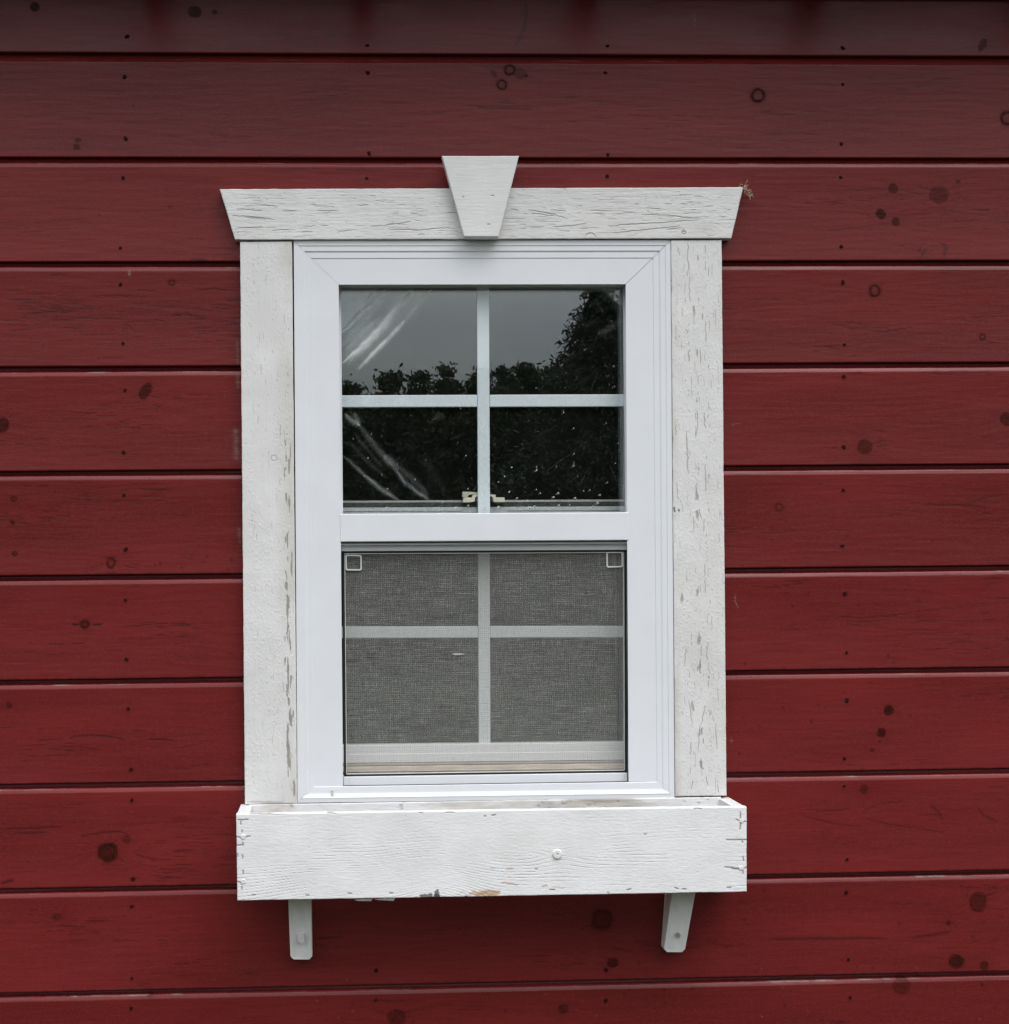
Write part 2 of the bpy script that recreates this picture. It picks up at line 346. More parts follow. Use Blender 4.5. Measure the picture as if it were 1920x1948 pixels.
CRACKS = [  # px polylines, width, strength
 ([(128,1406),(145,1401),(175,1399),(222,1403),(240,1409)],1.8,.85),([(280,1408),(300,1406),(336,1409)],2,.8),([(330,1424),(388,1415)],1.3,.5),
 ([(136,1188),(150,1189)],3,.9),([(175,1190),(196,1187)],3,.9),([(225,1194),(270,1190),(320,1186)],1.5,.6),([(260,1187),(300,1184)],1.3,.5),([(325,1190),(370,1187)],1.6,.6),([(92,1225),(120,1226)],1.4,.6),([(135,1225),(162,1224)],1.4,.6),
 ([(1600,1173),(1640,1176),(1690,1172),(1720,1168)],1.6,.7),([(1610,1181),(1650,1183),(1695,1178)],1.6,.55),([(1700,1172),(1760,1162),(1860,1152)],1.2,.45),([(1730,1184),(1920,1180)],1.2,.4),([(1480,1200),(1560,1196),(1690,1187)],1.1,.35),
 ([(1580,613),(1620,625),(1680,631),(1740,622)],1.5,.55),([(1600,612),(1640,616)],1.2,.5),([(1660,633),(1720,627)],1.3,.5),([(1830,610),(1880,612)],1.5,.6),([(1760,960),(1850,962),(1880,967)],2,.55),([(1830,963),(1870,948),(1920,940)],1.8,.5),
 ([(1690,980),(1720,978)],1.6,.45),([(0,1577),(60,1576),(120,1573)],1.8,.7),([(25,1586),(95,1584)],2,.7),([(150,1592),(200,1583),(225,1583),(245,1588)],2.2,.6),([(112,1762),(165,1764)],2.5,.55),([(95,1747),(110,1745)],4,.4),([(0,1682),(28,1674)],4,.7),
 ([(165,1773),(190,1774)],1.6,.5),([(1000,0),(1003,25),(995,60),(978,92)],4.5,.55),([(1535,1540),(1570,1543),(1618,1540)],2,.5),([(1525,1552),(1590,1568),(1640,1573)],2,.5),([(1640,1545),(1675,1530),(1720,1522)],1.4,.5),([(1635,1555),(1690,1568),(1800,1585)],1.6,.5),
 ([(1770,1530),(1785,1545),(1795,1560)],4,.4),([(1860,1535),(1870,1550),(1900,1565)],4,.35),([(1460,1788),(1540,1786),(1690,1786)],4.5,.5),([(1730,1785),(1770,1780),(1810,1773)],4,.5),([(1752,492),(1762,473)],4,.55),([(1796,492),(1800,470),(1790,462)],5,.5),
 ([(1570,364),(1640,361),(1690,359)],1.6,.35),([(1570,440),(1640,432),(1690,425)],2,.4),([(0,1005),(100,999)],1,.3)]
for i in range(46):     # weathered stripes of the board left of the upper pane
    x = random.uniform(0, 440); y = random.gauss(595, 30)
    if 520 < y < 668:
        L = random.uniform(15, 90); CRACKS.append(([(x, y), (x+L*.5, y+random.uniform(-3, 3)), (min(455, x+L), y+random.uniform(-5, 5))], random.uniform(.9, 2.0), random.uniform(.3, .7)))
for i in range(60):     # tight flame grain in the same board
    a = random.uniform(0, 1); y = 590+random.gauss(0, 22); x = 20+110*a
    L = random.uniform(25, 60); CRACKS.append(([(x, y), (x+L, y+random.uniform(-2, 5))], random.uniform(.8, 1.4), random.uniform(.25, .5)))
for (xa, xb, ya, yb, n) in ((1390, 1910, 565, 655, 40), (1390, 1900, 920, 1010, 26), (0, 450, 1160, 1260, 30), (1390, 1900, 1120, 1220, 30), (0, 440, 1530, 1660, 44), (1440, 1900, 1520, 1640, 34), (0, 460, 190, 280, 16), (0, 400, 385, 470, 14), (0, 450, 920, 1070, 24), (40, 440, 1720, 1800, 16), (1400, 1900, 1730, 1840, 14)):
    for i in range(n):
        x = random.uniform(xa, xb); y = random.uniform(ya, yb); L = random.uniform(14, 90)
        CRACKS.append(([(x, y), (x+L*.5, y+random.uniform(-2, 2)), (x+L, y+random.uniform(-4, 4))], random.uniform(.7, 1.4), random.uniform(.15, .42)))
SPOTS = []              # small wet dark dots
for (xa, xb, ya, yb, n) in ((1400, 1910, 1000, 1470, 46), (1400, 1910, 1690, 1948, 40), (640, 1400, 1830, 1948, 30), (60, 460, 150, 1100, 30), (290, 450, 1055, 1090, 14)):
    for i in range(n): SPOTS.append((random.uniform(xa, xb), random.uniform(ya, yb), random.uniform(1.2, 3.2), random.uniform(.3, .65)))
BARE = [([(1385,1478),(1500,1475),(1620,1473)],3.0,.75),([(1620,1473),(1760,1469),(1920,1463)],2.5,.45),([(1440,1668),(1560,1664),(1640,1664)],2.6,.55),([(1700,1664),(1920,1658)],2,.3),([(270,1693),(312,1692)],2,.9),([(318,1692),(326,1692)],2,.9),([(330,1691),(405,1690)],1.6,.6),
 ([(675,1883),(712,1882)],2.6,.9),([(718,1882),(747,1881)],2.6,.9),([(751,1881),(783,1880)],2.6,.9),([(862,1878),(892,1877)],2.4,.9),([(905,1877),(930,1876)],1.8,.7),([(1020,1875),(1150,1872),(1340,1867)],2.0,.8),([(1400,1863),(1660,1857),(1800,1853)],2.0,.5),
 ([(0,506),(200,506),(455,506)],1.6,.5),([(1740,502),(1920,502)],2,.55),([(1620,698),(1780,696)],1.8,.5),([(1390,698),(1440,698)],1.8,.4),([(300,1298),(360,1297)],2,.4),([(460,1290),(480,1290)],2,.3),([(90,1896),(160,1894)],1.8,.3),([(30,1503),(125,1501)],1.8,.35),([(1690,1083),(1800,1080)],1.6,.3),
 ([(449,820),(450,870)],5,.45),([(452,715),(453,735)],3,.5),([(455,1005),(456,1030)],3,.35),([(452,650),(452,690)],2.5,.3),([(246,517),(246,524)],2,.9),([(1322,28),(1322,48)],1.6,.5),([(1400,1130),(1399,1145),(1405,1156)],.9,.8),([(1393,1408),(1392,1412)],1.4,.9),([(1394,807),(1412,806)],1,.5)]
for i in range(40):
    BARE.append(([(random.uniform(480, 1900), random.uniform(1840, 1940)),]*2, random.uniform(.8, 1.3), random.uniform(.3, .8)))
def wpt(x, y): q = P(x, y, 0); return (q.x*1000, q.z*1000)

def build_wall():
    xs = np.concatenate([np.arange(-1800, -680, 28.0), np.arange(-680, 1420, 2.5), np.arange(1420, 2600, 28.0)])
    knots = [(wpt(k[0], k[1]), k[2:]) for k in KNOTS]
    cracks = [([wpt(*q) for q in c[0]], c[1], c[2]) for c in CRACKS]
    spots = [(wpt(s_[0], s_[1]), s_[2], s_[3]) for s_ in SPOTS]
    bares = [([wpt(*q) for q in c[0]], c[1], c[2]) for c in BARE]
    Vs, Fs, AT = [], [], {k: [] for k in ('tone', 'knot', 'crack', 'bare')}
    base = 0
    op = (-60.0, 630.0, 1160.0, 2222.0)
    for k in range(-1, 13):
        zt = (ZG0 - k*PITCH_B)*1000; hgt = PITCH_B*1000; fineb = k < 10
        st = 2.0 if fineb else 30.0
        face = np.concatenate([np.arange(18.2, hgt-0.7, st), [hgt-0.7]])
        zo = np.concatenate([[-7.0, 4.0, 10.2, 10.6, 11.7, 13.0, 15.0, 17.6], face, [hgt, hgt+0.01, hgt+0.02]])
        dd = np.concatenate([[-13.5, -12.5, -11.5, -3.3, -2.7, -2.1, -1.1, -0.2], np.zeros(len(face)), [-0.6, -8, -15]])
        if k == -1: zo[0] = -7
        X, Zo = np.meshgrid(xs, zo); Z = zt-Zo
        D = np.repeat(dd[:, None], len(xs), 1)
        wav = (fbm(X/420+k*7.1, Z*0+k, 5, 2)-0.5)
        isface = (Zo > 9) & (Zo < hgt+1)
        Z = Z + np.where(Zo < 20, 1.6*(fbm(X/600+k*3.3, Z*0, 8, 2)-0.5) + 0.5*(fbm(X/35+k*5, Z*0, 9, 2)-0.5), 1.2*(fbm(X/700+k*9.3, Z*0, 11, 2)-0.5)*(Zo > hgt-2))
        # grain field, bent round the knots
        ph = Z + 10*(fbm(X/260+k*11.7, Z/70+k*3.1, 21, 3)-0.5)*2
        for (kx, kz), (kd, r, asp, rot, stg) in knots:
            if abs(kz-zt+hgt/2) < hgt:
                ph = ph + 0.9*r*np.sign(Z-kz)*np.exp(-((X-kx)/(3.2*r))**2-((Z-kz)/(2.4*r))**2)
        g1 = fbm(X/160+k*13, ph/2.6, 31, 3); g2 = fbm(X/60+k*5, ph/5.5, 35, 3); g3 = fbm(X/330+k*17, Z/60, 41, 3)
        tone = np.clip(0.5 + 0.95*(g3-0.5) + 0.30*(g2-0.5) + 0.30*(g1-0.5) + 0.60*(hsh(k+20, 3, 1)-0.5), 0, 1)
        # smooth satin wash marks and dark watermarks
        crack = np.zeros_like(X); kn = np.zeros_like(X); bare = np.zeros_like(X)
        zone = sstep(0.54, 0.72, fbm(X/230+k*2.9, Z/45+k, 51, 3))
        crack = np.maximum(crack, 0.50*zone*sstep(0.66, 0.74, fbm(X/42+k, ph/2.1, 61, 3)))
        crack[~isface] = 0
        for pl, wd, stg in cracks:
            if zt-hgt-8 < pl[0][1] < zt+4: stroke(crack, X, Z, pl, wd*.72, min(1, stg*1.15), True, 0.8, int(pl[0][0]) % 97)
        for (kx, kz), (kd, r, asp, rot, stg) in knots:
            if not (zt-hgt-25 < kz < zt+25): continue
            if kd == 'f':
                blob(kn, X, Z, kx, kz, r*asp, r, min(1, stg*1.05), 0.22, rot, int(kx) % 91)
                if r > 6: ring(kn, X, Z, kx, kz, r*.95, 1.6, min(1, stg*1.3), asp, rot, int(kx) % 91)
                tone = np.clip(tone - 0.25*np.exp(-((X-kx)**2/(3.2*r)**2+(Z-kz)**2/(1.9*r)**2)), 0, 1)
            else:
                ring(kn, X, Z, kx, kz, r*0.82, max(2.0, r*0.27), min(1, stg*1.15), asp, rot, int(kx) % 91)
                blob(kn, X, Z, kx, kz, r*1.3*asp, r*1.2, 0.25*stg, 0.5, rot, 5)
                if r < 9: stroke(crack, X, Z, [(kx-1.9*r, kz), (kx-1.0*r, kz)], 0.12*r, .35); stroke(crack, X, Z, [(kx+1.0*r, kz), (kx+2.2*r, kz+.2*r)], 0.14*r, .4)
                D = D - 0.25*np.exp(-((np.hypot(X-kx, Z-kz)-r*0.85)/1.8)**2)
        for (sx, sz), r, stg in spots:
            if zt-hgt < sz < zt: blob(crack, X, Z, sx, sz, r, r*1.15, stg, 0.5, 0, int(sx) % 83)
        # wet lower edges
        edge = sstep(hgt-5, hgt, Zo)*(Zo <= hgt+.005)*sstep(0.55, 0.72, vnoise(X/9+k*31, X*0+k, 71))
        if 4 <= k <= 9: crack = np.maximum(crack, 0.3*edge)
        # worn arris along the top of each board
        lip = ((Zo > 10.4) & (Zo < 12.5)).astype(float)*np.where(k >= 2, 1, .5)
        bare = np.maximum(bare, 0.55*lip*sstep(0.60, 0.75, fbm(X/90+k*5.3, X*0+k*1.7, 81, 4)))
        for pl, wd, stg in bares:
            if zt-hgt-3 < pl[0][1] < zt+3: stroke(bare, X, Z, pl, wd, stg*(0.75), False, 0.6, int(pl[0][0]) % 79)
        bare[Zo < 10.4] = 0
        bare *= (0.25+0.75*sstep(0.38, 0.55, vnoise(X/14+k, Z/1.3, 91)))
        # grey worn strip where boards meet the casing on the left
        D = D + np.where(isface & (dd[:, None] > -1.5), 0.35*(g2-0.5) - 0.18*crack + 1.2*wav - 1.5*np.clip(1-(2*(Zo-18)/(hgt-18)-1)**2, 0, 1), 0)
        V = np.stack([X/1000, -D/1000, Z/1000], -1).reshape(-1, 3)
        F = quads(len(zo), len(xs), base)
        cx = V[F[:, 0]-base][:, 0]*1000; cz = V[F[:, 0]-base][:, 2]*1000
        keep = ~((cx > op[0]) & (cx < op[1]-3) & (cz > op[2]+3) & (cz < op[3]))
        Vs.append(V); Fs.append(F[keep]); base += len(V)
        for nme, a in (('tone', tone), ('knot', kn), ('crack', np.clip(crack, 0, 1)), ('bare', np.clip(bare, 0, 1))): AT[nme].append(a.ravel())
    F = np.concatenate(Fs); V = np.concatenate(Vs)
    me = grid_mesh('plank_siding', V, F, {k: np.concatenate(v) for k, v in AT.items()})
    me.materials.append(M_RED)
    return me
wall = empty('plank_wall', (0.35, 0, 0), 'dark red wall of wide horizontal planks with knots and nail heads around the white window', 'wall')
link('siding', build_wall(), None, wall)

NAILS = [(242,69),(237,146),(239,263),(234,338),(229,471),(229,541),(234,653),(238,742),(235,860),(236,942),(239,1045),(239,1141),(241,1254),(244,1348),(249,1464),(251,1522),(253,1672),(251,1724),(251,1861),(249,1918),
 (699,86),(700,138),(702,292),(698,339),(716,1846),(715,1903),(1156,87),(1152,138),(1157,294),(1156,335),(1154,1846),(1153,1904),
 (1604,91),(1604,160),(1601,273),(1600,337),(1601,469),(1604,537),(1607,655),(1606,717),(1606,850),(1605,932),(1603,1038),(1608,1129),(1611,1241),(1612,1332),(1607,1443),(1607,1495),(1612,1635),(1611,1698),(1615,1825),(1618,1898)]
def nail_mesh(seed):
    rnd = random.Random(seed); bm = bmesh.new(); n = 9
    rim = [bm.verts.new((math.cos(a)*r, 0.0002, math.sin(a)*r)) for a, r in ((i*2*math.pi/n, .0046*rnd.uniform(.75, 1.2)) for i in range(n))]
    top = [bm.verts.new((v.co.x*.75, -.0016, v.co.z*.75)) for v in rim]
    bm.faces.new(top)
    for i in range(n): bm.faces.new((rim[i], rim[(i+1) % n], top[(i+1) % n], top[i]))
    bmesh.ops.recalc_face_normals(bm, faces=bm.faces)
    me = bpy.data.meshes.new('nail'); bm.to_mesh(me); bm.free(); me.materials.append(M_DARKNAIL); return me
nms = [nail_mesh(i) for i in range(5)]
for i, (x, y) in enumerate(NAILS):
    o = bpy.data.objects.new('nail', nms[i % 5]); C.objects.link(o); o.parent = wall
    q = P(x, y, 0); o.location = q - wall.location; o.rotation_euler = (0, random.uniform(0, 6), 0); s_ = random.uniform(.6, .98); o.scale = (s_*1.05, 1, s_*.9)

# ------------------------------------------------------------------ eaves over the wall
eave = empty('roof_eave', (0.35, 0, 2.7), 'dark roof overhang with rafter tails above the red wall', 'roof')
OV = 0.20; SL = math.tan(R(17)); ZB = 2.738
bm = bmesh.new()
dk = [Vector((x, y, ZB+.10+z)) for x, y, z in ((-1.9, .3, .3*SL), (2.7, .3, .3*SL), (2.7, -OV-.03, -(OV+.03)*SL), (-1.9, -OV-.03, -(OV+.03)*SL))]
prism(bm, dk, [v+Vector((0, 0, .03)) for v in dk]); bm_obj('roof_deck', bm, M_ROOF, eave)
for px in (-155, 285, 692, 1130, 1575, 2015):
    x = P(px, 0, 0).x; bm = bmesh.new()
    a = [Vector((x-.02, .2, ZB+.2*SL)), Vector((x-.02, -OV, ZB-OV*SL)), Vector((x-.02, -OV, ZB+.097-OV*SL)), Vector((x-.02, .2, ZB+.097+.2*SL))]
    prism(bm, a, [v+Vector((.04, 0, 0)) for v in a]); bm_obj('rafter', bm, M_ROOF, eave)
bm = bmesh.new()
q1 = P(-900, 2, 12); q2 = P(2900, 2, 12)
box(bm, -1.8, 2.6, -.014, .0, 2.694, 2.81); bm_obj('frieze_board', bm, M_RED if False else M_ROOF, eave)

# ------------------------------------------------------------------ white trim boards (dense grids carry cracks and wear)
def board(name, quad, d1, d0, mat, parent, fn, step=(1.5, 1.0), label=None, shave=None):
    tl, tr_, br, bl = [P(x, y, d1) for x, y in quad]
    nx = max(8, int((tr_-tl).length*1000/step[0])); nz = max(8, int((bl-tl).length*1000/step[1]))
    def param(n, L):
        a = np.linspace(0, 1, n+1); e = 0.8/(L*1000); return np.concatenate([[0, e], a[(a > 2*e) & (a < 1-2*e)], [1-e, 1]])
    S, T = np.meshgrid(param(nx, (tr_-tl).length), param(nz, (bl-tl).length))
    def bl_(i): return ((tl[i]*(1-S)+tr_[i]*S)*(1-T)+(bl[i]*(1-S)+br[i]*S)*T)*1000
    X, Z = bl_(0), bl_(2)
    A = {k: np.zeros_like(X) for k in ('crack', 'stain', 'rust', 'mould')}; D = np.full_like(X, float(d1))
    D = D + fn(X, Z, S, T, A)
    for k in A: A[k] = np.clip(A[k], 0, 1)
    D = D - 0.45*np.clip(A['crack'], 0, 1)
    nr, nc = X.shape; e = np.zeros_like(X, bool); e[0] = e[-1] = True; e[:, 0] = e[:, -1] = True
    D = D - np.where(e, 0.8, 0)
    jit = 0.9*(fbm(X/18, Z/18, 3, 3)-0.5)
    Z = Z + np.where((T == 0) | (T == 1), jit, 0); X = X + np.where((S == 0) | (S == 1), jit, 0)
    V = np.stack([X, -D, Z], -1).reshape(-1, 3)/1000
    F = quads(nr, nc); idx = np.arange(nr*nc).reshape(nr, nc)
    loop = np.concatenate([idx[0, :], idx[1:, -1], idx[-1, -2::-1], idx[-2:0:-1, 0]])
    bk = V[loop].copy(); bk[:, 1] = -d0/1000
    fr = V[loop].copy()
    n0 = len(V); nl = len(loop); j = np.arange(nl); jn = (j+1) % nl
    side = np.stack([n0+j, n0+jn, n0+nl+jn, n0+nl+j], -1)
    V = np.concatenate([V, fr, bk])
    AA = {k: np.concatenate([a.ravel(), a.ravel()[loop], a.ravel()[loop]*0.3]) for k, a in A.items()}
    Fa = np.concatenate([F, side]); sm = np.zeros(len(Fa), bool); sm[:len(F)] = True
    me = grid_mesh(name, V, Fa, AA, sm)
    return link(name, me, mat, parent, label)
def zpx(zoom, pts):
    ox, oy, s_ = zoom; return [(ox+x/s_, oy+y/s_) for x, y in pts]
def wp(pts, d):
    r = []
    for x, y in pts: q = P(x, y, d); r.append((q.x*1000, q.z*1000))
    return r
trim = empty('window_casing', P(916, 1000, 0), 'peeling white wooden boards round the window with a keystone in the header', 'window trim')

Z1, Z2 = (400, 270, 3.4), (900, 270, 3.4)
HC = [zpx(Z1, q) for q in ([(140,475),(250,485),(420,502)],[(230,487),(360,500)],[(165,435),(340,443)],[(310,408),(440,415)],[(460,443),(565,446)],[(690,445),(830,447)],[(950,408),(1025,409)],[(1175,460),(1220,461)],[(1295,460),(1340,462)],
   [(170,557),(340,553)],[(395,571),(510,566)],[(590,581),(660,580)],[(600,546),(680,544)],[(715,542),(765,540)],[(820,577),(920,573)],[(1030,545),(1120,541)],[(1120,540),(1210,530),(1300,513)],[(1150,566),(1350,570),(1550,553)],[(1340,598),(1390,597)],[(1530,457),(1580,457)])]
HC += [zpx(Z2, q) for q in ([(360,440),(500,462),(620,498)],[(370,457),(540,482)],[(240,430),(300,446)],[(500,440),(600,446)],[(755,443),(900,446)],[(775,462),(850,463)],[(970,452),(1055,455)],[(1090,468),(1260,474),(1370,488),(1470,493)],[(880,548),(960,537),(1150,525),(1300,517),(1460,505)],
   [(900,588),(1050,576),(1340,545)],[(370,552),(460,548)],[(510,549),(640,543),(740,525)],[(1120,430),(1215,432)],[(1340,400),(1390,402)],[(1410,437),(1445,438)],[(1040,403),(1075,402)],[(1240,400),(1290,402)],[(1640,440),(1672,441)],[(1250,568),(1350,555)],[(725,610),(745,590),(770,590),(800,615)],[(1350,582),(1365,576),(1376,588)])]
def rnd_cracks(A, X, Z, n, box_, Lr, wr, sr, vert, s):
    rn = random.Random(s)
    x0, x1, z0, z1 = box_
    for i in range(n):
        x = rn.uniform(x0, x1); z = rn.uniform(z0, z1); L = rn.uniform(*Lr)*rn.random()**.7; o_ = rn.uniform(-.06, .06)*L
        pl = [(x, z), (x+o_*.6, z-L*.5), (x+o_, z-L)] if vert else [(x, z), (x+L*.5, z+o_*.6), (x+L, z+o_)]
        stroke(A, X, Z, pl, rn.uniform(*wr), rn.uniform(*sr), True, 0.8, i)
def f_header(X, Z, S, T, A):
    for i, c in enumerate(HC): stroke(A['crack'], X, Z, wp(c, 26), 0.62 if len(c) < 3 else 0.8, 0.95, True, 0.7, i)
    x0, x1, z0, z1 = X.min(), X.max(), Z.min(), Z.max()
    rnd_cracks(A['crack'], X, Z, 330, (x0, x1, z0+4, z1-14), (6, 42), (.28, .55), (.3, .85), False, 3)
    rnd_cracks(A['crack'], X, Z, 90, (x0, x1, z0, z1), (1, 5), (.5, 1), (.3, .8), False, 4)
    ring(A['crack'], X, Z, *wp([(1301, 441.5)], 26)[0], 3.4, .9, .8)
    A['stain'][:] = 0.08*sstep(.45, .75, fbm(X/140, Z/50, 7, 3))
    return 0.5*(fbm(X/70, Z/3.2, 5, 3)-.5) + 0.45*(fbm(X/9, Z/4, 6, 2)-.5)
board('header_board', [(418.2, 359.7), (1414, 355.9), (1391.8, 453), (447, 455.6)], 26, 0.5, M_WH, trim, f_header, (1.5, 0.62))
ks = [(841.2, 296.5), (987.6, 296.2), (948.2, 451.6), (883.8, 451.4)]
def f_key(X, Z, S, T, A):
    rnd_cracks(A['crack'], X, Z, 8, (X.min(), X.max(), Z.min(), Z.max()), (3, 8), (.3, .5), (.2, .5), False, 9)
    for c in ([(1630,355),(1642,356)], [(1815,347),(1838,348)], [(1790,532),(1812,533)]): stroke(A['crack'], X, Z, wp(zpx(Z1, c), 47), 1.0, .9)
    A['stain'][:] = 0.06*sstep(.5, .8, fbm(X/60, Z/60, 8, 3))
    return 0.4*(fbm(X/40, Z/2.5, 15, 3)-.5) - 2.4*sstep(.982, 1, T)
board('keystone', ks, 47, 26.4, M_WH, trim, f_key, (1.2, 1.2))
def peel(A, X, Z, xc, wd, thr, s, st=1.0, sx=3.0, sz=24.0):
    m = np.exp(-((X-xc)/wd)**2); f = fbm(X/sx+s, Z/sz, s, 4)
    A[:] = np.maximum(A, st*sstep(thr, thr+.035, f-0.55*(1-m)))
def f_left(X, Z, S, T, A):
    x0, x1, z0, z1 = X.min(), X.max(), Z.min(), Z.max()
    zz = P(540, 800, 22).z*1000; lowm = sstep(zz, zz-380, Z)
    xc = x0+84+3*(fbm(Z/50, Z*0, 4, 2)-.5)*2
    peel(A['crack'], X, Z, xc, 7.5, 0.615-0.065*lowm+0.16*sstep(zz-80, zz+30, Z), 3, .95, 3.2, 26)
    peel(A['crack'], X, Z, xc+6, 9, 0.62+0.16*sstep(zz-80, zz+30, Z)-0.06*sstep(zz-420, zz-650, Z), 8, .9, 4.0, 34)
    peel(A['crack'], X, Z, (x0+x1)/2+15, 34, 0.80, 12, .6, 1.6, 9)
    rnd_cracks(A['crack'], X, Z, 110, (x0+20, x1, z0, z1), (4, 26), (.4, .8), (.25, .7), True, 21)
    rnd_cracks(A['crack'], X, Z, 200, (x0, x1, z0, z1), (1.5, 4), (.5, 1.0), (.25, .6), False, 22)
    ring(A['crack'], X, Z, *wp([(521, 872)], 22)[0], 5, 1.0, .6)
    stroke(A['mould'], X, Z, wp([(497, 1529), (560, 1529)], 22), 1.6, .5); stroke(A['crack'], X, Z, wp([(468, 1526), (540, 1527)], 22), 2, .5)
    A['stain'][:] = 0.30*sstep(.55, .95, S)*sstep(.4, .7, fbm(X/40, Z/160, 7, 3)) + 0.05
    bl = sstep(.60, .72, fbm(X/2.6, Z/3.6, 30, 2))*sstep(.35, .6, fbm(X/45, Z/90, 33, 2))
    return 0.30*bl + 0.3*(fbm(X/2.4, Z/60, 31, 3)-.5) + 0.5*(fbm(X/25, Z/25, 32, 2)-.5)
board('side_casing', [(456.8, 459.9), (555.6, 459.2), (565.4, 1529.3), (466.2, 1530.6)], 22, 0.5, M_WV, trim, f_left, (0.72, 1.3), 'left casing board with blistered white paint')
RC = [zpx((1160, 440, 7.323), q) for q in ([(1090,170),(1092,330)],[(1088,320),(1095,480),(1090,620)],[(1103,640),(1110,860),(1130,1000)],[(1235,330),(1235,420)],[(960,230),(965,350)],[(1330,180),(1330,320)],[(1375,500),(1375,640)],[(1165,1040),(1175,1200)],[(1190,1030),(1180,1190)],[(1300,1150),(1290,1240)],[(1065,1360),(1080,1440)],[(1100,1640),(1110,1820)],[(1340,1220),(1340,1600)],[(1255,1640),(1265,1860)],[(1250,930),(1245,990)])]
RC += [zpx((880, 780, 3.6615), q) for q in ([(1635,0),(1635,180)],[(1565,150),(1570,450)],[(1685,20),(1690,140)],[(1690,380),(1700,570)],[(1632,510),(1625,640)],[(1640,690),(1665,760)],[(1612,740),(1608,860)],[(1690,1180),(1688,1290)],[(1530,1270),(1525,1350)],[(1685,760),(1680,860)],[(1488,100),(1485,180)])]
RC += [zpx((880, 1150, 3.526), q) for q in ([(1590,200),(1575,260)],[(1640,280),(1642,380)],[(1520,650),(1545,810)],[(1630,680),(1600,820)],[(1590,820),(1580,1000)],[(1655,710),(1658,760)],[(1700,800),(1705,980)],[(1535,920),(1530,1000)],[(1640,1150),(1640,1220)],[(1540,1180),(1535,1240)],[(1720,1230),(1718,1270)],[(1495,300),(1490,420)])]
def f_right(X, Z, S, T, A):
    x0, x1, z0, z1 = X.min(), X.max(), Z.min(), Z.max(); rn = random.Random(5)
    for i, c in enumerate(RC): stroke(A['crack'], X, Z, wp(c, 22), rn.choice((.6, .7, .8, 1.1)), .9, True, 1.4, i)
    xc = (x0+x1)/2; peel(A['crack'], X, Z, xc, 13, 0.690, 5, .9, 3.0, 30); peel(A['crack'], X, Z, xc+18, 20, 0.735, 7, .8, 1.6, 16); peel(A['crack'], X, Z, xc-20, 20, 0.745, 9, .8, 1.6, 14)
    for x, y, r in ((1326, 944, 5), (1327, 980, 6), (1320, 590, 4), (1327, 1128, 5), (1330, 1220, 6), (1318, 1345, 6), (1298, 1140, 5)):
        blob(A['crack'], X, Z, *wp([(x, y)], 22)[0], r*.5, r*1.6, .75, .2, random.uniform(-.2, .2), x, .55)
    rnd_cracks(A['crack'], X, Z, 170, (x0, x1, z0, z1), (4, 34), (.4, .8), (.3, .75), True, 41)
    rnd_cracks(A['crack'], X, Z, 330, (x0, x1, z0, z1), (1.2, 3.5), (.5, 1.1), (.3, .75), True, 42)
    for x, y in ((1283, 967), (1284, 972), (1292, 971)): blob(A['mould'], X, Z, *wp([(x, y)], 22)[0], 2, 3, .8)
    A['stain'][:] = 0.35*sstep(.16, 0, S)*sstep(.35, .65, fbm(X/20, Z/90, 7, 3)) + 0.10*sstep(.45, .7, fbm(X/40, Z/120, 9, 3)) + .05
    bl = sstep(.60, .72, fbm(X/2.6, Z/3.6, 50, 2))
    return 0.28*bl + 0.3*(fbm(X/2.6, Z/70, 51, 3)-.5) + 0.6*(fbm(X/25, Z/25, 52, 2)-.5)
board('side_casing', [(1276.9, 457.4), (1373.3, 456.4), (1382.6, 1513.9), (1285.2, 1515.2)], 22, 0.5, M_WV, trim, f_right, (0.72, 1.3), 'right casing board with grey cracks in the white paint')

# ------------------------------------------------------------------ the window
win = empty('sash_window', P(920, 1527, 0), 'white vinyl single hung window with four pane grids, its lower half behind a screen', 'window')
OFF = [(0, 0), (9.8, 10.3), (22.2, 22.3), (33.6, 34.2), (85.5, 84)]     # side / top offsets of the mitred mouldings
def cor(j):
    s_, tp = OFF[j]; sb = (0, 8.5, 21, 31, 86.8)[j]; sr = (0, 11.1, 23.5, 33.5, 87.7)[j]
    bo = (0, 9, 20, 31, 31)[j]
    return [(558.8+s_, 457.3+tp), (1276-s_, 456.4+tp), (1283.9-sr, 1517.6-bo+.6), (566+sb, 1527.6-bo)]
PROF = [(0, 2), (0.02, 20), (0.94, 20), (1.06, 18.8), (1.80, 18.8), (2.06, 17.0), (2.94, 17.0), (3.012, 15.8), (4, 15.8), (4, -60)]
def corf(f):
    a = int(f); t_ = f-a
    if t_ < 1e-6: return cor(a)
    return [(p[0]*(1-t_)+q[0]*t_, p[1]*(1-t_)+q[1]*t_) for p, q in zip(cor(a), cor(a+1))]
M_J = 0.22  # mitre gap in photo px
def frame_piece(side):
    bm = bmesh.new(); rows = []
    for j, d in PROF:
        c = corf(j)
        if side == 'top': a, b = (c[0][0]+M_J, c[0][1]), (c[1][0]-M_J*2.2, c[1][1])
        elif side == 'left': a, b = (c[0][0], c[0][1]+M_J), c[3]
        else: a, b = (c[1][0], c[1][1]+M_J*2.2), c[2]
        rows.append((bm.verts.new(P(*a, d)), bm.verts.new(P(*b, d))))
    for (a, b), (c_, d_) in zip(rows, rows[1:]): bm.faces.new((a, b, d_, c_))
    return bm
for sd_ in ('top', 'left', 'right'):
    bm_obj('frame', frame_piece(sd_), M_VINYL, win)
bm = bmesh.new(); rows = []
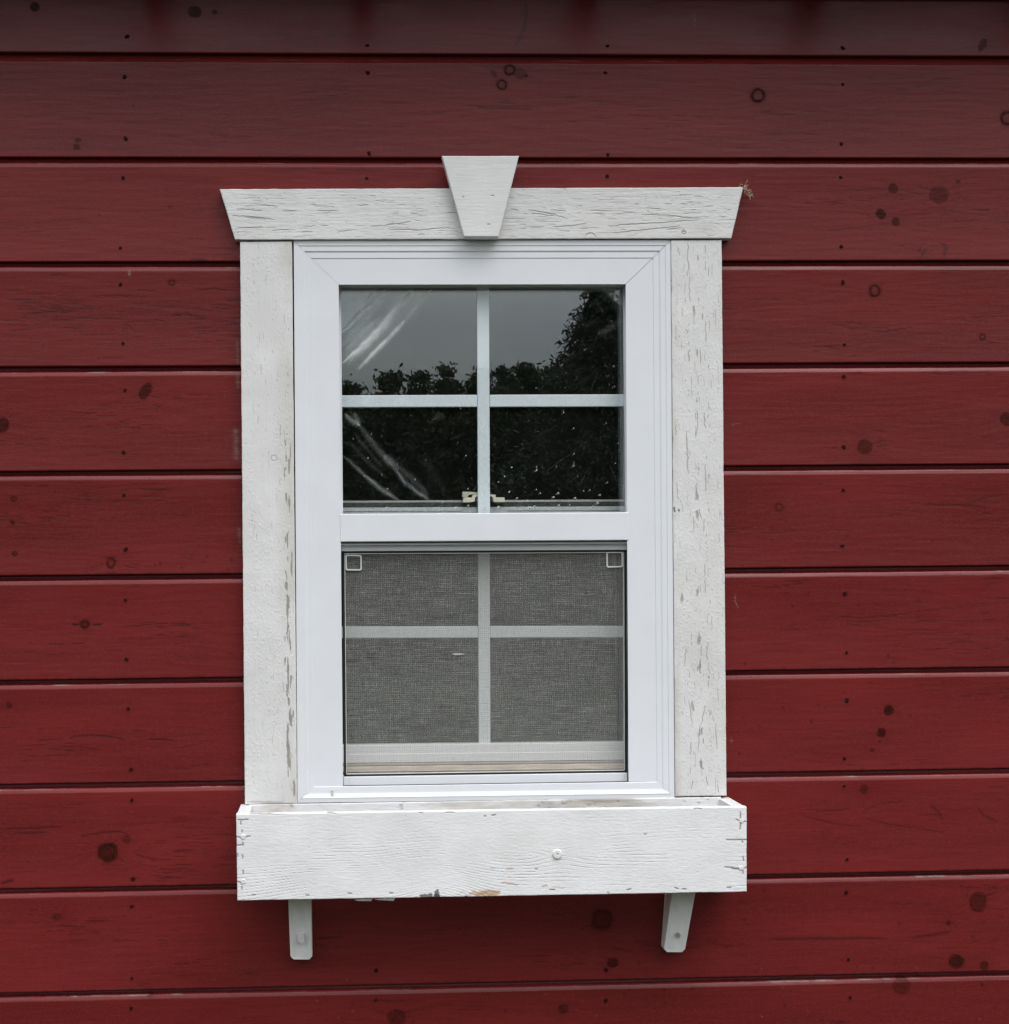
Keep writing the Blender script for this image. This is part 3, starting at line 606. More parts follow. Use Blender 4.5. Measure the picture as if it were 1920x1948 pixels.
for yo, d, j in ((31.0, 15.6, 3), (29.8, 17.2, 3), (20, 17.6, 2), (17.5, 17.8, 2), (10.5, 20.2, 1), (9.6, 21.4, 1), (8.6, 21.8, 1), (7.8, 21.2, 1), (0.6, 20.8, 0), (0, 20, 0), (0, -4, 0)):
    f = yo/31; xl = 566+31*f; xr = 1283.9-33.5*f
    rows.append((bm.verts.new(P(xl, 1527.6-yo, d)), bm.verts.new(P(xr, 1518.2-yo, d))))
for (a, b), (c_, d_) in zip(rows, rows[1:]): bm.faces.new((a, b, d_, c_))
bm_obj('sill', bm, M_VINYL, win)
# backing behind the mitre joints
slab('frame_backing', rect(563, 461, 645, 1500), -1, -70, M_VINYL, win, bevel=0); slab('frame_backing', rect(1196, 461, 1272, 1500), -1, -70, M_VINYL, win, bevel=0)
slab('frame_backing', rect(646, 461, 1190, 538), -1, -70, M_VINYL, win, bevel=0)

# upper sash: glazing bead, glass, grid bars
us = slab('meeting_rail', [(646.5, 977.6), (1196.2, 974.4), (1197.0, 1027.6), (647.4, 1030.8)], 17.2, -16, M_VINYL, win, bevel=0.0015)
slab('rail_underside', [(648, 1028.5), (1195, 1025.2), (1195, 1038.0), (648, 1041.5)], -3, -16, M_VINYL, us, bevel=0)
slab('rail_lip', [(648, 1034.2), (1195, 1030.8), (1195, 1034.0), (648, 1037.4)], 6, -20, M_VINYL, us, bevel=0.0006)
bm = bmesh.new()
for q in ([(643, 540), (649.0, 545), (652.6, 977), (646.6, 979)], [(1185.6, 545), (1191, 540), (1196, 977), (1190.0, 977)], [(643, 538), (1191, 538), (1191, 545.2), (643, 546.6)]): slab_bm(bm, q, -18.5, -23)
bm_obj('glazing_bead', bm, M_VINYL, win, bevel=0.0006)
slab('glass', [(640, 536), (1196, 536), (1199, 985), (643, 985)], -22, -22.6, M_GLASS, win, bevel=0)
slab('glass', [(640, 536), (1196, 536), (1199, 985), (643, 985)], -33.6, -34.2, M_GLASS, win, bevel=0)
def bars(vx, hx, yspan, d, th, mat, parent):
    (xa, xb), (ya, yb) = vx
    slab('grid_bar', [(xa[0], yspan[0]), (xa[1], yspan[0]), (xb[1], yspan[1]), (xb[0], yspan[1])], d, d-th, mat, parent, bevel=0.0014)
    (L, Rr, y0l, y1l, y0r, y1r) = hx
    fl = (y0l+y0r)/2; 
    mxl = xa[0]+(xb[0]-xa[0])*(fl-yspan[0])/(yspan[1]-yspan[0])-.5; mxr = mxl+(xa[1]-xa[0])+1.0
    def yy(x, a, b): return a+(b-a)*(x-L)/(Rr-L)
    for x0_, x1_ in ((L, mxl), (mxr, Rr)):
        slab('grid_bar', [(x0_, yy(x0_, y0l, y0r)), (x1_, yy(x1_, y0l, y0r)), (x1_, yy(x1_, y1l, y1r)), (x0_, yy(x0_, y1l, y1r))], d-.6, d-th, mat, parent, bevel=0.0014)
bars((((907.4, 930.6), (909.6, 932.6)), (0, 0)), (646, 1193, 751.9, 774.9, 749.8, 773.3), (540, 979), -26, 6, M_MUNTIN, win)
# lower sash (further in): top check rail seen through the upper pane, grid bars, bottom rail, glass
ls = slab('check_rail', [(640, 952.6), (1200, 950.2), (1200, 1010), (640, 1010)], -52, -80, M_CHECK, win, bevel=0.0012)
slab('dark_band', [(649, 956.4), (1192, 953.8), (1192, 962.5), (649, 965.2)], -49.5, -51.9, M_DKGREY, ls, bevel=0.0008)  # dark band just below the rail's top edge
slab('rail_step', [(649, 966.0), (1192, 963.4), (1192, 976), (649, 978.5)], -40, -51.9, M_CHECK2, ls, bevel=0.0008)
slab('rail_line', [(653, 972.6), (880, 971.9), (880, 972.7), (653, 973.4)], -39.6, -39.99, M_DKGREY, ls, bevel=0); slab('rail_line', [(963, 971.4), (1180, 970.6), (1180, 971.4), (963, 972.2)], -39.6, -39.99, M_DKGREY, ls, bevel=0)
slab('glass', [(640, 1000), (1204, 1000), (1204, 1440), (640, 1440)], -58, -58.6, M_GLASS, ls, bevel=0)
bars((((909.6, 931.8), (911.0, 933.4)), (0, 0)), (650, 1194, 1191.8, 1214.2, 1190.4, 1212.6), (1010, 1419), -60, 6, M_CHECK2, win)
br = slab('bottom_rail', [(645, 1418.0), (1200, 1411.6), (1200, 1450.5), (645, 1457.5)], -48, -80, M_LRAIL, win, bevel=0.0015)
slab('rail_step', [(650, 1435.0), (1196, 1429.0), (1196, 1448.5), (650, 1455.0)], -46, -47.9, M_LRAIL, br, bevel=0.001)
slab('rail_line', [(650, 1451.6), (1196, 1445.2), (1196, 1446.4), (650, 1452.9)], -45.5, -45.95, M_DKGREY, br, bevel=0)
sl_ = slab('track', [(645, 1459.6), (1200, 1452.6), (1200, 1462.5), (645, 1469)], -38, -80, M_TRACK, win, bevel=0.001)
slab('track_groove', [(645, 1468.8), (1200, 1462.3), (1200, 1482), (645, 1484)], -42, -80, M_DKGREY, sl_, bevel=0)
slab('sub_sill', [(648, 1476), (1196, 1469), (1200, 1500), (648, 1506)], -26, -80, M_VINYL, win, bevel=0)

# sash lock on the check rail, cream plastic
lk = empty('sash_lock', P(918, 948, -40) - win.location, None); lk.parent = win; lk.name = 'sash_lock'
LZ = (840, 900, 9.66)
bm = bmesh.new()
for poly, d1, d0 in (([(387,340),(700,352),(700,380),(560,388),(515,395),(478,438),(387,440)], -34, -46), ([(405,447),(560,447),(580,392),(700,392),(700,425),(640,428),(615,460),(612,518),(560,530),(400,538)], -30, -50),
                     ([(880,392),(992,397),(1002,445),(1160,447),(1170,530),(960,530),(955,470),(930,428),(880,425)], -30, -50), ([(690,360),(885,372),(885,430),(690,430)], -32, -50)):
    f = [P(x, y, d1) for x, y in zpx(LZ, poly)]; prism(bm, f, back_of(f, d0))
o = bm_obj('lock_lever', bm, M_CREAM, None); o.parent = lk; o.location = -P(918, 948, -40)
o = slab('lock_recess', zpx(LZ, [(612, 428), (958, 428), (958, 520), (612, 520)]), -40, -50, M_DKGREY, None); o.parent = lk; o.location = -P(918, 948, -40)
o = slab('lock_cam', zpx(LZ, [(640, 445), (670, 440), (670, 510), (630, 510)]), -36, -39.9, M_CHECK, None); o.parent = lk; o.location = -P(918, 948, -40)
o = slab('lock_cam', zpx(LZ, [(918, 440), (945, 455), (948, 510), (918, 510)]), -36, -39.9, M_CHECK, None); o.parent = lk; o.location = -P(918, 948, -40)

slab('drip_mark', [(629.8, 1503.2), (634.2, 1503.1), (635.4, 1517.6), (629.4, 1517.8)], 19.9, 17.2, simple('beige_caulk_smear', (0.58, 0.58, 0.53), 0.7, 0.2, 0.2, (200, 200, 200)), win, bevel=0.0004)
# ------------------------------------------------------------------ insect screen in the lower half
scr = empty('insect_screen', P(920, 1490, -8), 'grey insect screen with black edge and square pull tabs over the lower sash', 'screen')
bm = bmesh.new()
slab_bm(bm, [(649, 1040.2), (1193.5, 1036.8), (1193.5, 1046.0), (649, 1048.6)], -4, -16)
bm_obj('screen_frame', bm, M_VINYL, scr, bevel=0.0008)
bs = slab('screen_frame', [(653.6, 1478.2), (1193.4, 1470.6), (1193.9, 1486.8), (653.8, 1494.8)], 2, -16, M_VINYL, scr, bevel=0.001)
for x, y in ((664.5, 1478), (1187.5, 1471)): slab('frame_joint', [(x-.5, y+1), (x+.5, y+1), (x+.5, y+15.5), (x-.5, y+15.5)], 2.3, 1.5, M_CHECK, bs, bevel=0)
bm = bmesh.new()
for q in ([(650, 1048.8), (1193, 1046.2), (1193, 1049.8), (650, 1052.4)], [(651.2, 1052), (655, 1052), (658.6, 1476), (654.6, 1478)], [(1187.6, 1049), (1191.6, 1047), (1193.6, 1470), (1189.4, 1470)], [(655, 1474.2), (1192, 1466.6), (1192, 1470.2), (655, 1477.8)]): slab_bm(bm, q, -6, -18)
bm_obj('spline', bm, M_RUBBER, scr, bevel=0)
bm = bmesh.new()
for q in ([(655.2, 1052.6), (1187.8, 1050.0), (1187.8, 1051.4), (655.2, 1054.2)], [(655.4, 1053), (656.6, 1053), (660.2, 1473), (659.0, 1473)], [(1186.2, 1051), (1187.4, 1051), (1189.4, 1466), (1188.1, 1466)], [(659, 1472.0), (1189, 1464.6), (1189, 1465.9), (659, 1473.4)]): slab_bm(bm, q, -7, -12)
bm_obj('mesh_edge', bm, M_CHECK, scr, bevel=0)
bm = bmesh.new(); bm.faces.new([bm.verts.new(P(x, y, -10)) for x, y in ((655, 1052), (1188, 1049.5), (1190, 1467), (658, 1474.5))]); bm_obj('screen_mesh', bm, M_SCREEN, scr)
f = [P(x, y, -8.6) for x, y in ((860, 1244.5), (866, 1242.6), (876, 1242.8), (885.5, 1244.6), (876, 1246.4), (866, 1246.6))]
bm = bmesh.new(); prism(bm, f, back_of(f, -10.2)); bm_obj('mesh_snag', bm, M_SCREWD, scr)
def tab(quad):
    bm = bmesh.new(); n = 5
    def loop(ins, d):
        cx = sum(q[0] for q in quad)/4; cy = sum(q[1] for q in quad)/4; pts = []
        for i, (x, y) in enumerate(quad):
            sx = 1 if x > cx else -1; sy = 1 if y > cy else -1; r = 4.0-ins*.6
            ccx, ccy = x-sx*(r+ins), y-sy*(r+ins); a0 = {(-1, -1): 180, (1, -1): 270, (1, 1): 0, (-1, 1): 90}[(sx, sy)]
            for k in range(n): a = R(a0+90*k/(n-1)); pts.append(P(ccx+r*math.cos(a), ccy+r*math.sin(a), d))
        return pts
    a = [bm.verts.new(v) for v in loop(0, -6.5)]; b = [bm.verts.new(v) for v in loop(2.7, -6.5)]
    a2 = [bm.verts.new(v) for v in loop(0, -9.5)]; b2 = [bm.verts.new(v) for v in loop(2.7, -9.5)]; L = len(a)
    for i in range(L):
        k = (i+1) % L; bm.faces.new((a[i], a[k], b[k], b[i])); bm.faces.new((a[i], a2[i], a2[k], a[k])); bm.faces.new((b[i], b[k], b2[k], b2[i]))
    return bm
bm_obj('pull_tab', tab([(657, 1055), (688.2, 1055.6), (688.6, 1085.4), (657.6, 1085.2)]), M_CHECK, scr)
bm_obj('pull_tab', tab([(1153.7, 1049.4), (1185.2, 1049.2), (1185.4, 1079.2), (1154, 1079.8)]), M_CHECK, scr)

# ------------------------------------------------------------------ creased clear film behind the upper glass
FZ = (640, 540, 3.4)
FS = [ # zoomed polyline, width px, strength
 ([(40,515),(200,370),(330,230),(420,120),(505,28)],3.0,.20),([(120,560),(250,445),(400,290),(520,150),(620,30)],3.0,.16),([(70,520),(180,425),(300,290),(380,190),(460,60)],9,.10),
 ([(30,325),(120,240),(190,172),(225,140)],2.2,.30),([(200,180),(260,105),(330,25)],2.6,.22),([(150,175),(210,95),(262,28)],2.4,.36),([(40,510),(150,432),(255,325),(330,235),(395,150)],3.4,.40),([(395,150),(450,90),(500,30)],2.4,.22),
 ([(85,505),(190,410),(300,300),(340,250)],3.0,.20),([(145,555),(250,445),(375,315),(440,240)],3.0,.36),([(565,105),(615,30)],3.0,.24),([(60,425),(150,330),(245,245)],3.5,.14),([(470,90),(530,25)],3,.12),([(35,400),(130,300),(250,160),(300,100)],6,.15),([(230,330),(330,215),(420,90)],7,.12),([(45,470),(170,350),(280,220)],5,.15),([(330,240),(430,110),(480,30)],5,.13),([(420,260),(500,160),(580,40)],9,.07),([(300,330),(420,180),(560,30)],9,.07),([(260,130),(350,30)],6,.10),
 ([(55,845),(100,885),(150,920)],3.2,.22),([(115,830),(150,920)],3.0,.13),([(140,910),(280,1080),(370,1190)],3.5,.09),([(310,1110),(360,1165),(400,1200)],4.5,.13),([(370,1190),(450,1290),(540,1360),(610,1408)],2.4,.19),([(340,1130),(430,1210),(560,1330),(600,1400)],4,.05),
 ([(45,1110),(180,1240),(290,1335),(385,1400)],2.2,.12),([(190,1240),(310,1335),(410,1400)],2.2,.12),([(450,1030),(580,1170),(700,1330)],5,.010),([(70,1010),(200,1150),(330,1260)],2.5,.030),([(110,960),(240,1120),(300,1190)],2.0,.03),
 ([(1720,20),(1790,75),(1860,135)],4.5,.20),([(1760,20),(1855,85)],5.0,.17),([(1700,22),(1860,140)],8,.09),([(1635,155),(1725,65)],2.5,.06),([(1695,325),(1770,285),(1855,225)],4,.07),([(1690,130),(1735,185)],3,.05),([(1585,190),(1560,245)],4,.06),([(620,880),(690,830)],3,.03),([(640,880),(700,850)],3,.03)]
film = None
def build_film():
    a = P(638, 536, -36); b = P(1196, 970, -36)
    xs = np.arange(a.x*1000, b.x*1000, 1.6); zs = np.arange(a.z*1000, b.z*1000, -1.6)
    X, Z = np.meshgrid(xs, zs); A = np.zeros_like(X)
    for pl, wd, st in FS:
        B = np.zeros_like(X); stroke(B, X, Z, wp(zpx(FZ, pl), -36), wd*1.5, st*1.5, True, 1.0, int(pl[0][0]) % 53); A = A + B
    # slack corner, its sky sheen also put in as flat white
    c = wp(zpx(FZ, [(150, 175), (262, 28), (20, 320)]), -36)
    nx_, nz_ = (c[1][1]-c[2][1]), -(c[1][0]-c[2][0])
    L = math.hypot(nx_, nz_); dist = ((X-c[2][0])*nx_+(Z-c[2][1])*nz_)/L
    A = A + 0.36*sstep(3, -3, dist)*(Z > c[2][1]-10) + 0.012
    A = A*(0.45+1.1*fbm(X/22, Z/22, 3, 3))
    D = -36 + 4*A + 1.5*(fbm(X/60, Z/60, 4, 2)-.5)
    me = grid_mesh('plastic_film', np.stack([X, -D, Z], -1).reshape(-1, 3)/1000, quads(*X.shape), {'crease_sheen': np.clip(A, 0, .8)}, np.ones((X.shape[0]-1)*(X.shape[1]-1), bool))
    return me
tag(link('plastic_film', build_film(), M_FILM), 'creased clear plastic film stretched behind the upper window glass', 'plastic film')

# ------------------------------------------------------------------ rain drops on the upper pane
def drops():
    rn = random.Random(11); bm = bmesh.new(); pts = []
    for x, y, r in ((337,472,3),(743,355,3),(528,664,4),(553,652,4),(655,565,3),(1560,365,4),(205,1125,6),(110,1000,4),(228,970,4),(180,1240,5),(296,1235,5),(332,1325,5),(510,1265,5),(840,1110,5),(788,1025,3),(575,1097,3),(853,1325,5),(1135,1187,6),(1090,1245,5),(1050,1280,5),(1535,935,5),(1745,900,5),(1825,1030,5),(1753,1285,6),(1296,1195,6),(1425,1185,5),(1537,1100,5),(1560,1248,4),
            (1120,1345,7),(1170,1385,7),(1210,1405,8),(1240,1402,9),(1320,1355,7),(1295,1330,5),(1405,1380,9),(1435,1355,9),(1545,1385,9),(1500,1405,7),(1705,1365,8),(1690,1415,12),(1640,1335,6),(1600,1340,5),(1855,1290,4),(233,1460,11),(328,1448,11),(460,1455,11),(585,1462,11),(675,1460,10),(690,1412,7),(775,1445,10),(855,1433,7),(960,1450,9),(1050,1442,10),(1170,1450,9),(1250,1445,13),(1282,1440,10),(1200,1442,7),(1440,1432,10),(1510,1430,7),(1660,1440,10)):
        pts.append((640+x/3.4, 540+y/3.4, r/3.4*.70, 1.0))
    for x, y0, y1, r in ((1470,800,850,5),(1296,1160,1225,7),(1537,1130,1200,6),(1425,1165,1200,4)):
        pts.append((640+x/3.4, 540+(y0+y1)/2/3.4, r/3.4*.5, (y1-y0)/r*.55))
    for i in range(16): pts.append((rn.uniform(660, 1180), 960-abs(rn.gauss(0, 55)), rn.uniform(.35, .9), 1.0))
    for x, y, r, asp in pts:
        q = P(x, y, -21.95); n = 10; prev = None; r = max(r*1.0, .45)/1000
        rings = []
        for k, (f, h) in enumerate(((1, 0), (.85, .30), (.5, .50))):
            rings.append([bm.verts.new((q.x+math.cos(i*2*math.pi/n)*r*f, q.y-h*r, q.z+math.sin(i*2*math.pi/n)*r*f*asp*1.15)) for i in range(n)])
        tp = bm.verts.new((q.x, q.y-.58*r, q.z))
        for a, b in zip(rings, rings[1:]):
            for i in range(n): bm.faces.new((a[i], a[(i+1) % n], b[(i+1) % n], b[i]))
        for i in range(n): bm.faces.new((rings[-1][i], rings[-1][(i+1) % n], tp))
        bm.faces.new(rings[0][::-1])
    return bm
tag(bm_obj('raindrops', drops(), M_WATER, smooth=True), 'raindrops and short trickles on the upper window glass', 'raindrops', kind='stuff')

# ------------------------------------------------------------------ window box
wb = empty('window_box', P(930, 1620, 0), 'white wooden flower box under the window, empty, with dark joints and a rust stain', 'window box')
FB, FT = 148, 20     # front face depth, front board thickness
BZ, BZ2 = (430, 1480, 3.592), (900, 1480, 3.4618)
def f_front(X, Z, S, T, A):
    x0, x1, z0, z1 = X.min(), X.max(), Z.min(), Z.max(); rn = random.Random(3)
    ck = A['crack']
    for i, c in enumerate([zpx(BZ, q) for q in ([(85,288),(150,287)],[(102,295),(102,318)],[(110,360),(110,372)],[(75,405),(105,410),(165,397)],[(78,462),(115,458)],[(115,445),(117,462)],[(78,520),(80,540)],[(112,530),(112,550)],[(117,635),(117,658)],[(82,712),(110,718)],[(108,745),(108,762)],[(180,803),(200,802)],[(545,803),(565,802)],[(835,790),(858,790)],[(1118,787),(1138,788)],[(165,245),(420,250)],[(690,240),(760,242)],[(1310,240),(1350,238)],[(1760,262),(1775,260)],[(1820,257),(1838,256)],[(1490,235),(1560,236)])]):
        stroke(ck, X, Z, wp(c, FB), 1.3 if i < 15 else .9, .95, False if i < 15 else True, .5, i)
    for i, c in enumerate([zpx(BZ2, q) for q in ([(1760,230),(1765,300),(1760,340)],[(1735,275),(1800,290)],[(1670,408),(1800,408)],[(1772,410),(1774,425)],[(1780,520),(1782,545)],[(1660,587),(1710,590)],[(1708,597),(1755,600)],[(1778,610),(1778,630)],[(1790,598),(1803,590)],[(505,737),(535,738)],[(1015,738),(1038,735)],[(1380,733),(1402,733)],[(1330,725),(1350,730)],[(1675,723),(1698,723)],[(890,755),(895,760)],[(125,247),(145,245)],[(75,253),(82,254)],[(410,600),(422,602)],[(1130,372),(1140,372)],[(1460,202),(1505,202)])]):
        stroke(ck, X, Z, wp(c, FB), 1.3 if i not in (6,) else 2.2, .95, False, .6, i+50)
    for (bx, by, rx, rz, k) in ((1352, 812, 8.5, 3.6, 5), (1392, 806, 5.5, 4.0, 6), (1440, 795, 5.2, 8.0, 7), (1425, 818, 14, 2.2, 8), (1640, 812, 3.2, 1.8, 9)):
        c_ = wp(zpx(BZ, [(bx, by)]), FB)[0]; blob(ck, X, Z, c_[0], c_[1], rx, rz, 1.0, .10, 0, k, .5)
    for (bx, by, rx, rz, k) in ((1440, 803, 4.5, 3.5, 3), (1425, 820, 11, 1.4, 4)):
        c_ = wp(zpx(BZ, [(bx, by)]), FB)[0]; blob(A['mould'], X, Z, c_[0], c_[1], rx, rz, .7, .2, 0, k, .5)
    for c, wd, s_ in ([(1650,785),(1750,792),(1870,788)],4.5,.5), ([(1700,795),(1850,795)],3,.6), ([(1560,790),(1640,785)],2.5,.25): stroke(A['rust'], X, Z, wp(zpx(BZ, c), FB), wd*.8, s_*1.45, True, 2.5, 3)
    for c, wd, s_ in ([(0,762),(60,758),(180,748)],4,.55), ([(100,768),(160,765)],3,.5), ([(185,693),(310,710)],2.2,.4), ([(455,712),(500,715)],2.6,.4), ([(210,606),(265,605)],1.8,.5), ([(110,600),(150,598)],1.6,.35), ([(525,717),(620,720)],1.6,.3): stroke(A['rust'], X, Z, wp(zpx(BZ2, c), FB), wd*.75, s_*1.5, True, 2.5, 4)
    # cathedral grain standing out under the paint
    cx = (x0+x1)/2
    arch = Z - z0 + 55*np.exp(-((X-(x0+.38*(x1-x0)))/95)**2)*sstep(z0+105, z0+10, Z)*0.0
    k1 = (x0+.385*(x1-x0), z0-6.0); k2 = (x0+.63*(x1-x0), z0+74.0)
    ph = Z + 16*(fbm(X/240, Z/70, 3, 3)-.5)
    ph = ph + 46*np.exp(-((X-k1[0])/85)**2-((Z-k1[1])/75)**2)*-1 + 13*np.sign(Z-k2[1])*np.exp(-((X-k2[0])/45)**2-((Z-k2[1])/28)**2)
    ph = ph - 22*np.exp(-((X-(x0+.2*(x1-x0)))/120)**2)*sstep(z0+85, z0, Z)
    g = np.abs(((ph/6.2) % 1.0)-.5)*2; fi = fbm(X/16, ph/1.3, 9, 3)
    rnd_cracks(ck, X, Z, 40, (x0, x1, z0, z1), (2, 6), (.4, .8), (.3, .6), False, 61)
    A['stain'][:] = 0.07*sstep(.55, .8, fbm(X/100, Z/30, 12, 3))
    low = sstep(z0+120, z0+40, Z)
    msk = sstep(.42, .66, fbm(X/130, Z/26, 77, 3)); ln = sstep(.80, .99, g)*msk
    ck[:] = np.maximum(ck, (.20+.26*low)*ln*sstep(.35, .6, fi))
    return -(0.12+0.26*low)*ln*(.5+fi) + .16*(fi-.5) + .25*(fbm(X/7, Z/3, 10, 2)-.5)
board('front_board', [(449.5, 1549), (1420.8, 1535), (1420.8, 1696.6), (451.9, 1713.3)], FB, FB-FT, M_WB, wb, f_front, (1.4, 0.9))
def wx(px, py, d): return P(px, py, d)
xl = P(449.5, 1549, FB).x; xr = P(1420.8, 1535, FB).x; ztl = P(449.5, 1549, FB).z; ztr = P(1420.8, 1535, FB).z
zbl = P(451.9, 1713.3, FB).z; zbr = P(1420.8, 1696.6, FB).z
def side_board(x0_, x1_, zt, zb, lab):
    bm = bmesh.new(); box(bm, x0_, x1_, -(FB-FT-.3)/1000, -.0005, zb+.001, zt-.0005)
    return bm_obj('side_board', bm, M_WP, wb, lab, 0.0012)
M_WP = simple('plain_white_paint', (0.68, 0.685, 0.68), 0.55, 0.3, 0.06, (60, 60, 60))
side_board(xl+.0006, xl+.0235, ztl, zbl, 'left end board'); side_board(xr-.0235, xr-.0006, ztr, zbr, 'right end board')
# inside back strip, dirty
def f_back(X, Z, S, T, A):
    st = A['stain']; fb = fbm(X/60, Z/14, 5, 4)
    st[:] = 0.45*sstep(.42, .7, fb)*sstep(0.02, .05, S)*(S < .55) + .08
    a = 0.8*np.exp(-((S-.72)/.14)**2)*sstep(.2, .6, fb+.25*T); st[:] = np.maximum(st, a)
    st[:] = np.maximum(st, 0.6*np.exp(-((S-.06)/.05)**2)*sstep(.35, .6, fb)); st[:] = np.maximum(st, .45*np.exp(-((S-.56)/.05)**2))
    A['crack'][:] = 0.5*np.exp(-((S-.72)/.12)**2)*sstep(.4, .62, fbm(X/40, Z/12, 6, 4))
    A['mould'][:] = 0.85*sstep(.64, .74, fbm(X/9, Z/5, 8, 3))*(sstep(.55, .75, T)*np.exp(-((S-.17)/.1)**2) + .5*sstep(.62, .7, fbm(X/30, Z/20, 9, 2))) + .5*np.exp(-((S-.74)/.12)**2)*sstep(.6, .9, T)*sstep(.35, .6, fb)
    return 0.6*(fbm(X/20, Z/4, 8, 3)-.5)
board('back_board', [(474, 1531.0), (1372, 1516.4), (1372, 1560), (474, 1575)], 23, 0.6, M_WB, wb, f_back, (2, 1.2))
bm = bmesh.new()
bt = [Vector((xl+.024, -.024, zbl+.004)), Vector((xr-.024, -.024, zbr+.004)), Vector((xr-.024, -.024, zbr+.024)), Vector((xl+.024, -.024, zbl+.024))]
prism(bm, bt, [Vector((v.x, -(FB-FT-.5)/1000, v.z)) for v in bt]); bm_obj('bottom_board', bm, M_WP, wb, None, 0.001)
def screw_bm(px, py, d, r, h=.0016, slot=True):
    q = P(px, py, d); bm = bmesh.new(); n = 18
    rr = [[bm.verts.new((q.x+math.cos(2*math.pi*i/n)*r*f, q.y-hh, q.z+math.sin(2*math.pi*i/n)*r*f)) for i in range(n)] for f, hh in ((1, -.001), (1, h*.55), (.85, h), (.3, h*1.05), (.22, h*.5))]
    for a, b in zip(rr, rr[1:]):
        for i in range(n): bm.faces.new((a[i], a[(i+1) % n], b[(i+1) % n], b[i]))
    bm.faces.new(rr[-1]); return bm
bm_obj('screw', screw_bm(1060.3, 1625, FB, .0088, .003), M_SCREW, wb, 'large painted screw head in the front board', smooth=False)
for x, y, r in ((462.8, 1592, .0045), (463, 1677, .0045), (1411, 1561.5, .004), (1410, 1651.5, .004)): bm_obj('screw', screw_bm(x, y, FB, r, .0012), M_SCREW, wb)
# loose paint flakes hanging from the lower edge
bm = bmesh.new()
for (xa, ya, xb, yb, hh) in ((674, 1713.0, 709, 1710.5, 4), (712, 1711.5, 752, 1709.5, 4.5)):
    f = [P(xa, ya-1, FB-1), P(xb, yb-1, FB-1), P(xb-3, yb+hh, FB-5), P(xa+8, ya+1, FB-3)]; prism(bm, f, [v+Vector((0, .0007, 0)) for v in f])
bm_obj('paint_flake', bm, M_SCREW, wb)
def bracket(front_top, front_bot, dt, db, screw, lab):
    (xa, xb, yt), (xc, xd, yb_) = front_top, front_bot
    bm = bmesh.new()
    a, b = P(xa, yt-14, dt), P(xb, yt-14, dt); c_, d_ = P(xc, yb_, db), P(xd, yb_, db)
    f = [a, b, d_+Vector((0, 0, .006)), d_+Vector((-.006, 0, 0)), c_+Vector((.006, 0, 0)), c_+Vector((0, 0, .006))]
    prism(bm, f, back_of(f, 0.6))
    o = bm_obj('bracket', bm, M_BRACKET, wb, lab, 0.0014)
    s_ = bm_obj('screw', screw_bm(screw[0], screw[1], screw[2], .0045, .002), M_STEEL, o); s_.location = (0, 0, 0)
    return o
bl_ = bracket((548, 592.4, 1716), (552.6, 594.4, 1826), 66, 30, (570, 1788, 48), 'left bracket with a lifted paint flake over its screw')
f = [P(567.5, 1776, 52), P(578.8, 1775.5, 54), P(579, 1793, 52), P(573, 1796, 51), P(566.5, 1791, 52)]
bm = bmesh.new(); prism(bm, f, [v+Vector((0, .003, 0)) for v in f]); o = bm_obj('paint_flake', bm, M_SCREW, bl_); o.location = (0, 0, 0)
bracket((1280.2, 1325.6, 1701), (1263.4, 1304.0, 1812), 72, 32, (1290, 1779, 46), 'right bracket with a bare screw')

# ------------------------------------------------------------------ tan insect nest on the header corner
bm = bmesh.new(); rn = random.Random(4)
for i in range(70):
    a = zpx(Z2, [(1735+rn.random()*45, 270+rn.random()*40)])[0]; t_ = rn.random()
    cx, cy = 900+(1745+50*t_+rn.gauss(0, 9))/3.4, 270+(275+75*t_+rn.gauss(0, 9))/3.4
    q = P(cx, cy, rn.uniform(4, 24)); L = rn.uniform(2, 6)/1000; dr = Vector((rn.gauss(0, .6), rn.gauss(0, .4), rn.gauss(0, 1))).normalized()*L
    sd2 = Vector((dr.z, 0, -dr.x)).normalized()*rn.uniform(.0003, .0009)
    f = [q-sd2, q+sd2, q+dr+sd2*.4, q+dr-sd2*.4]; prism(bm, f, [v+Vector((0, .0008, 0)) for v in f])
tag(bm_obj('insect_nest', bm, M_NEST), 'small ragged tan insect nest on the upper corner of the header board', 'nest')

# ------------------------------------------------------------------ trees across the yard (mirrored in the glass)
def ngon_leaves(pts, size, rn, droop=0.0):
    V = []; F = []
    for p_ in pts:
        s_ = size*rn.uniform(.6, 1.25); n = Vector((rn.gauss(0, 1), rn.gauss(0, 1), rn.gauss(0, .9))).normalized(); a = n.orthogonal().normalized(); b = n.cross(a)
        th = rn.uniform(0, 6.28); u = a*math.cos(th)+b*math.sin(th); v = n.cross(u); k = len(V)
        u = (u - Vector((0, 0, droop))).normalized()
        V += [p_-u*s_, p_+v*s_*.42, p_+u*s_, p_-v*s_*.42]; F.append((k, k+1, k+2, k+3))
    return V, F
def mesh_vf(name, V, F, mat):
    me = bpy.data.meshes.new(name); me.from_pydata([tuple(v) for v in V], [], F); me.materials.append(mat); return me
def limb(bm, a, b, ra, rb, n=7):
    d = (b-a).normalized(); u = d.orthogonal().normalized(); v = d.cross(u)
    A_ = [bm.verts.new(a+(u*math.cos(6.283*i/n)+v*math.sin(6.283*i/n))*ra) for i in range(n)]; B_ = [bm.verts.new(b+(u*math.cos(6.283*i/n)+v*math.sin(6.283*i/n))*rb) for i in range(n)]
    for i in range(n): bm.faces.new((A_[i], A_[(i+1) % n], B_[(i+1) % n], B_[i]))
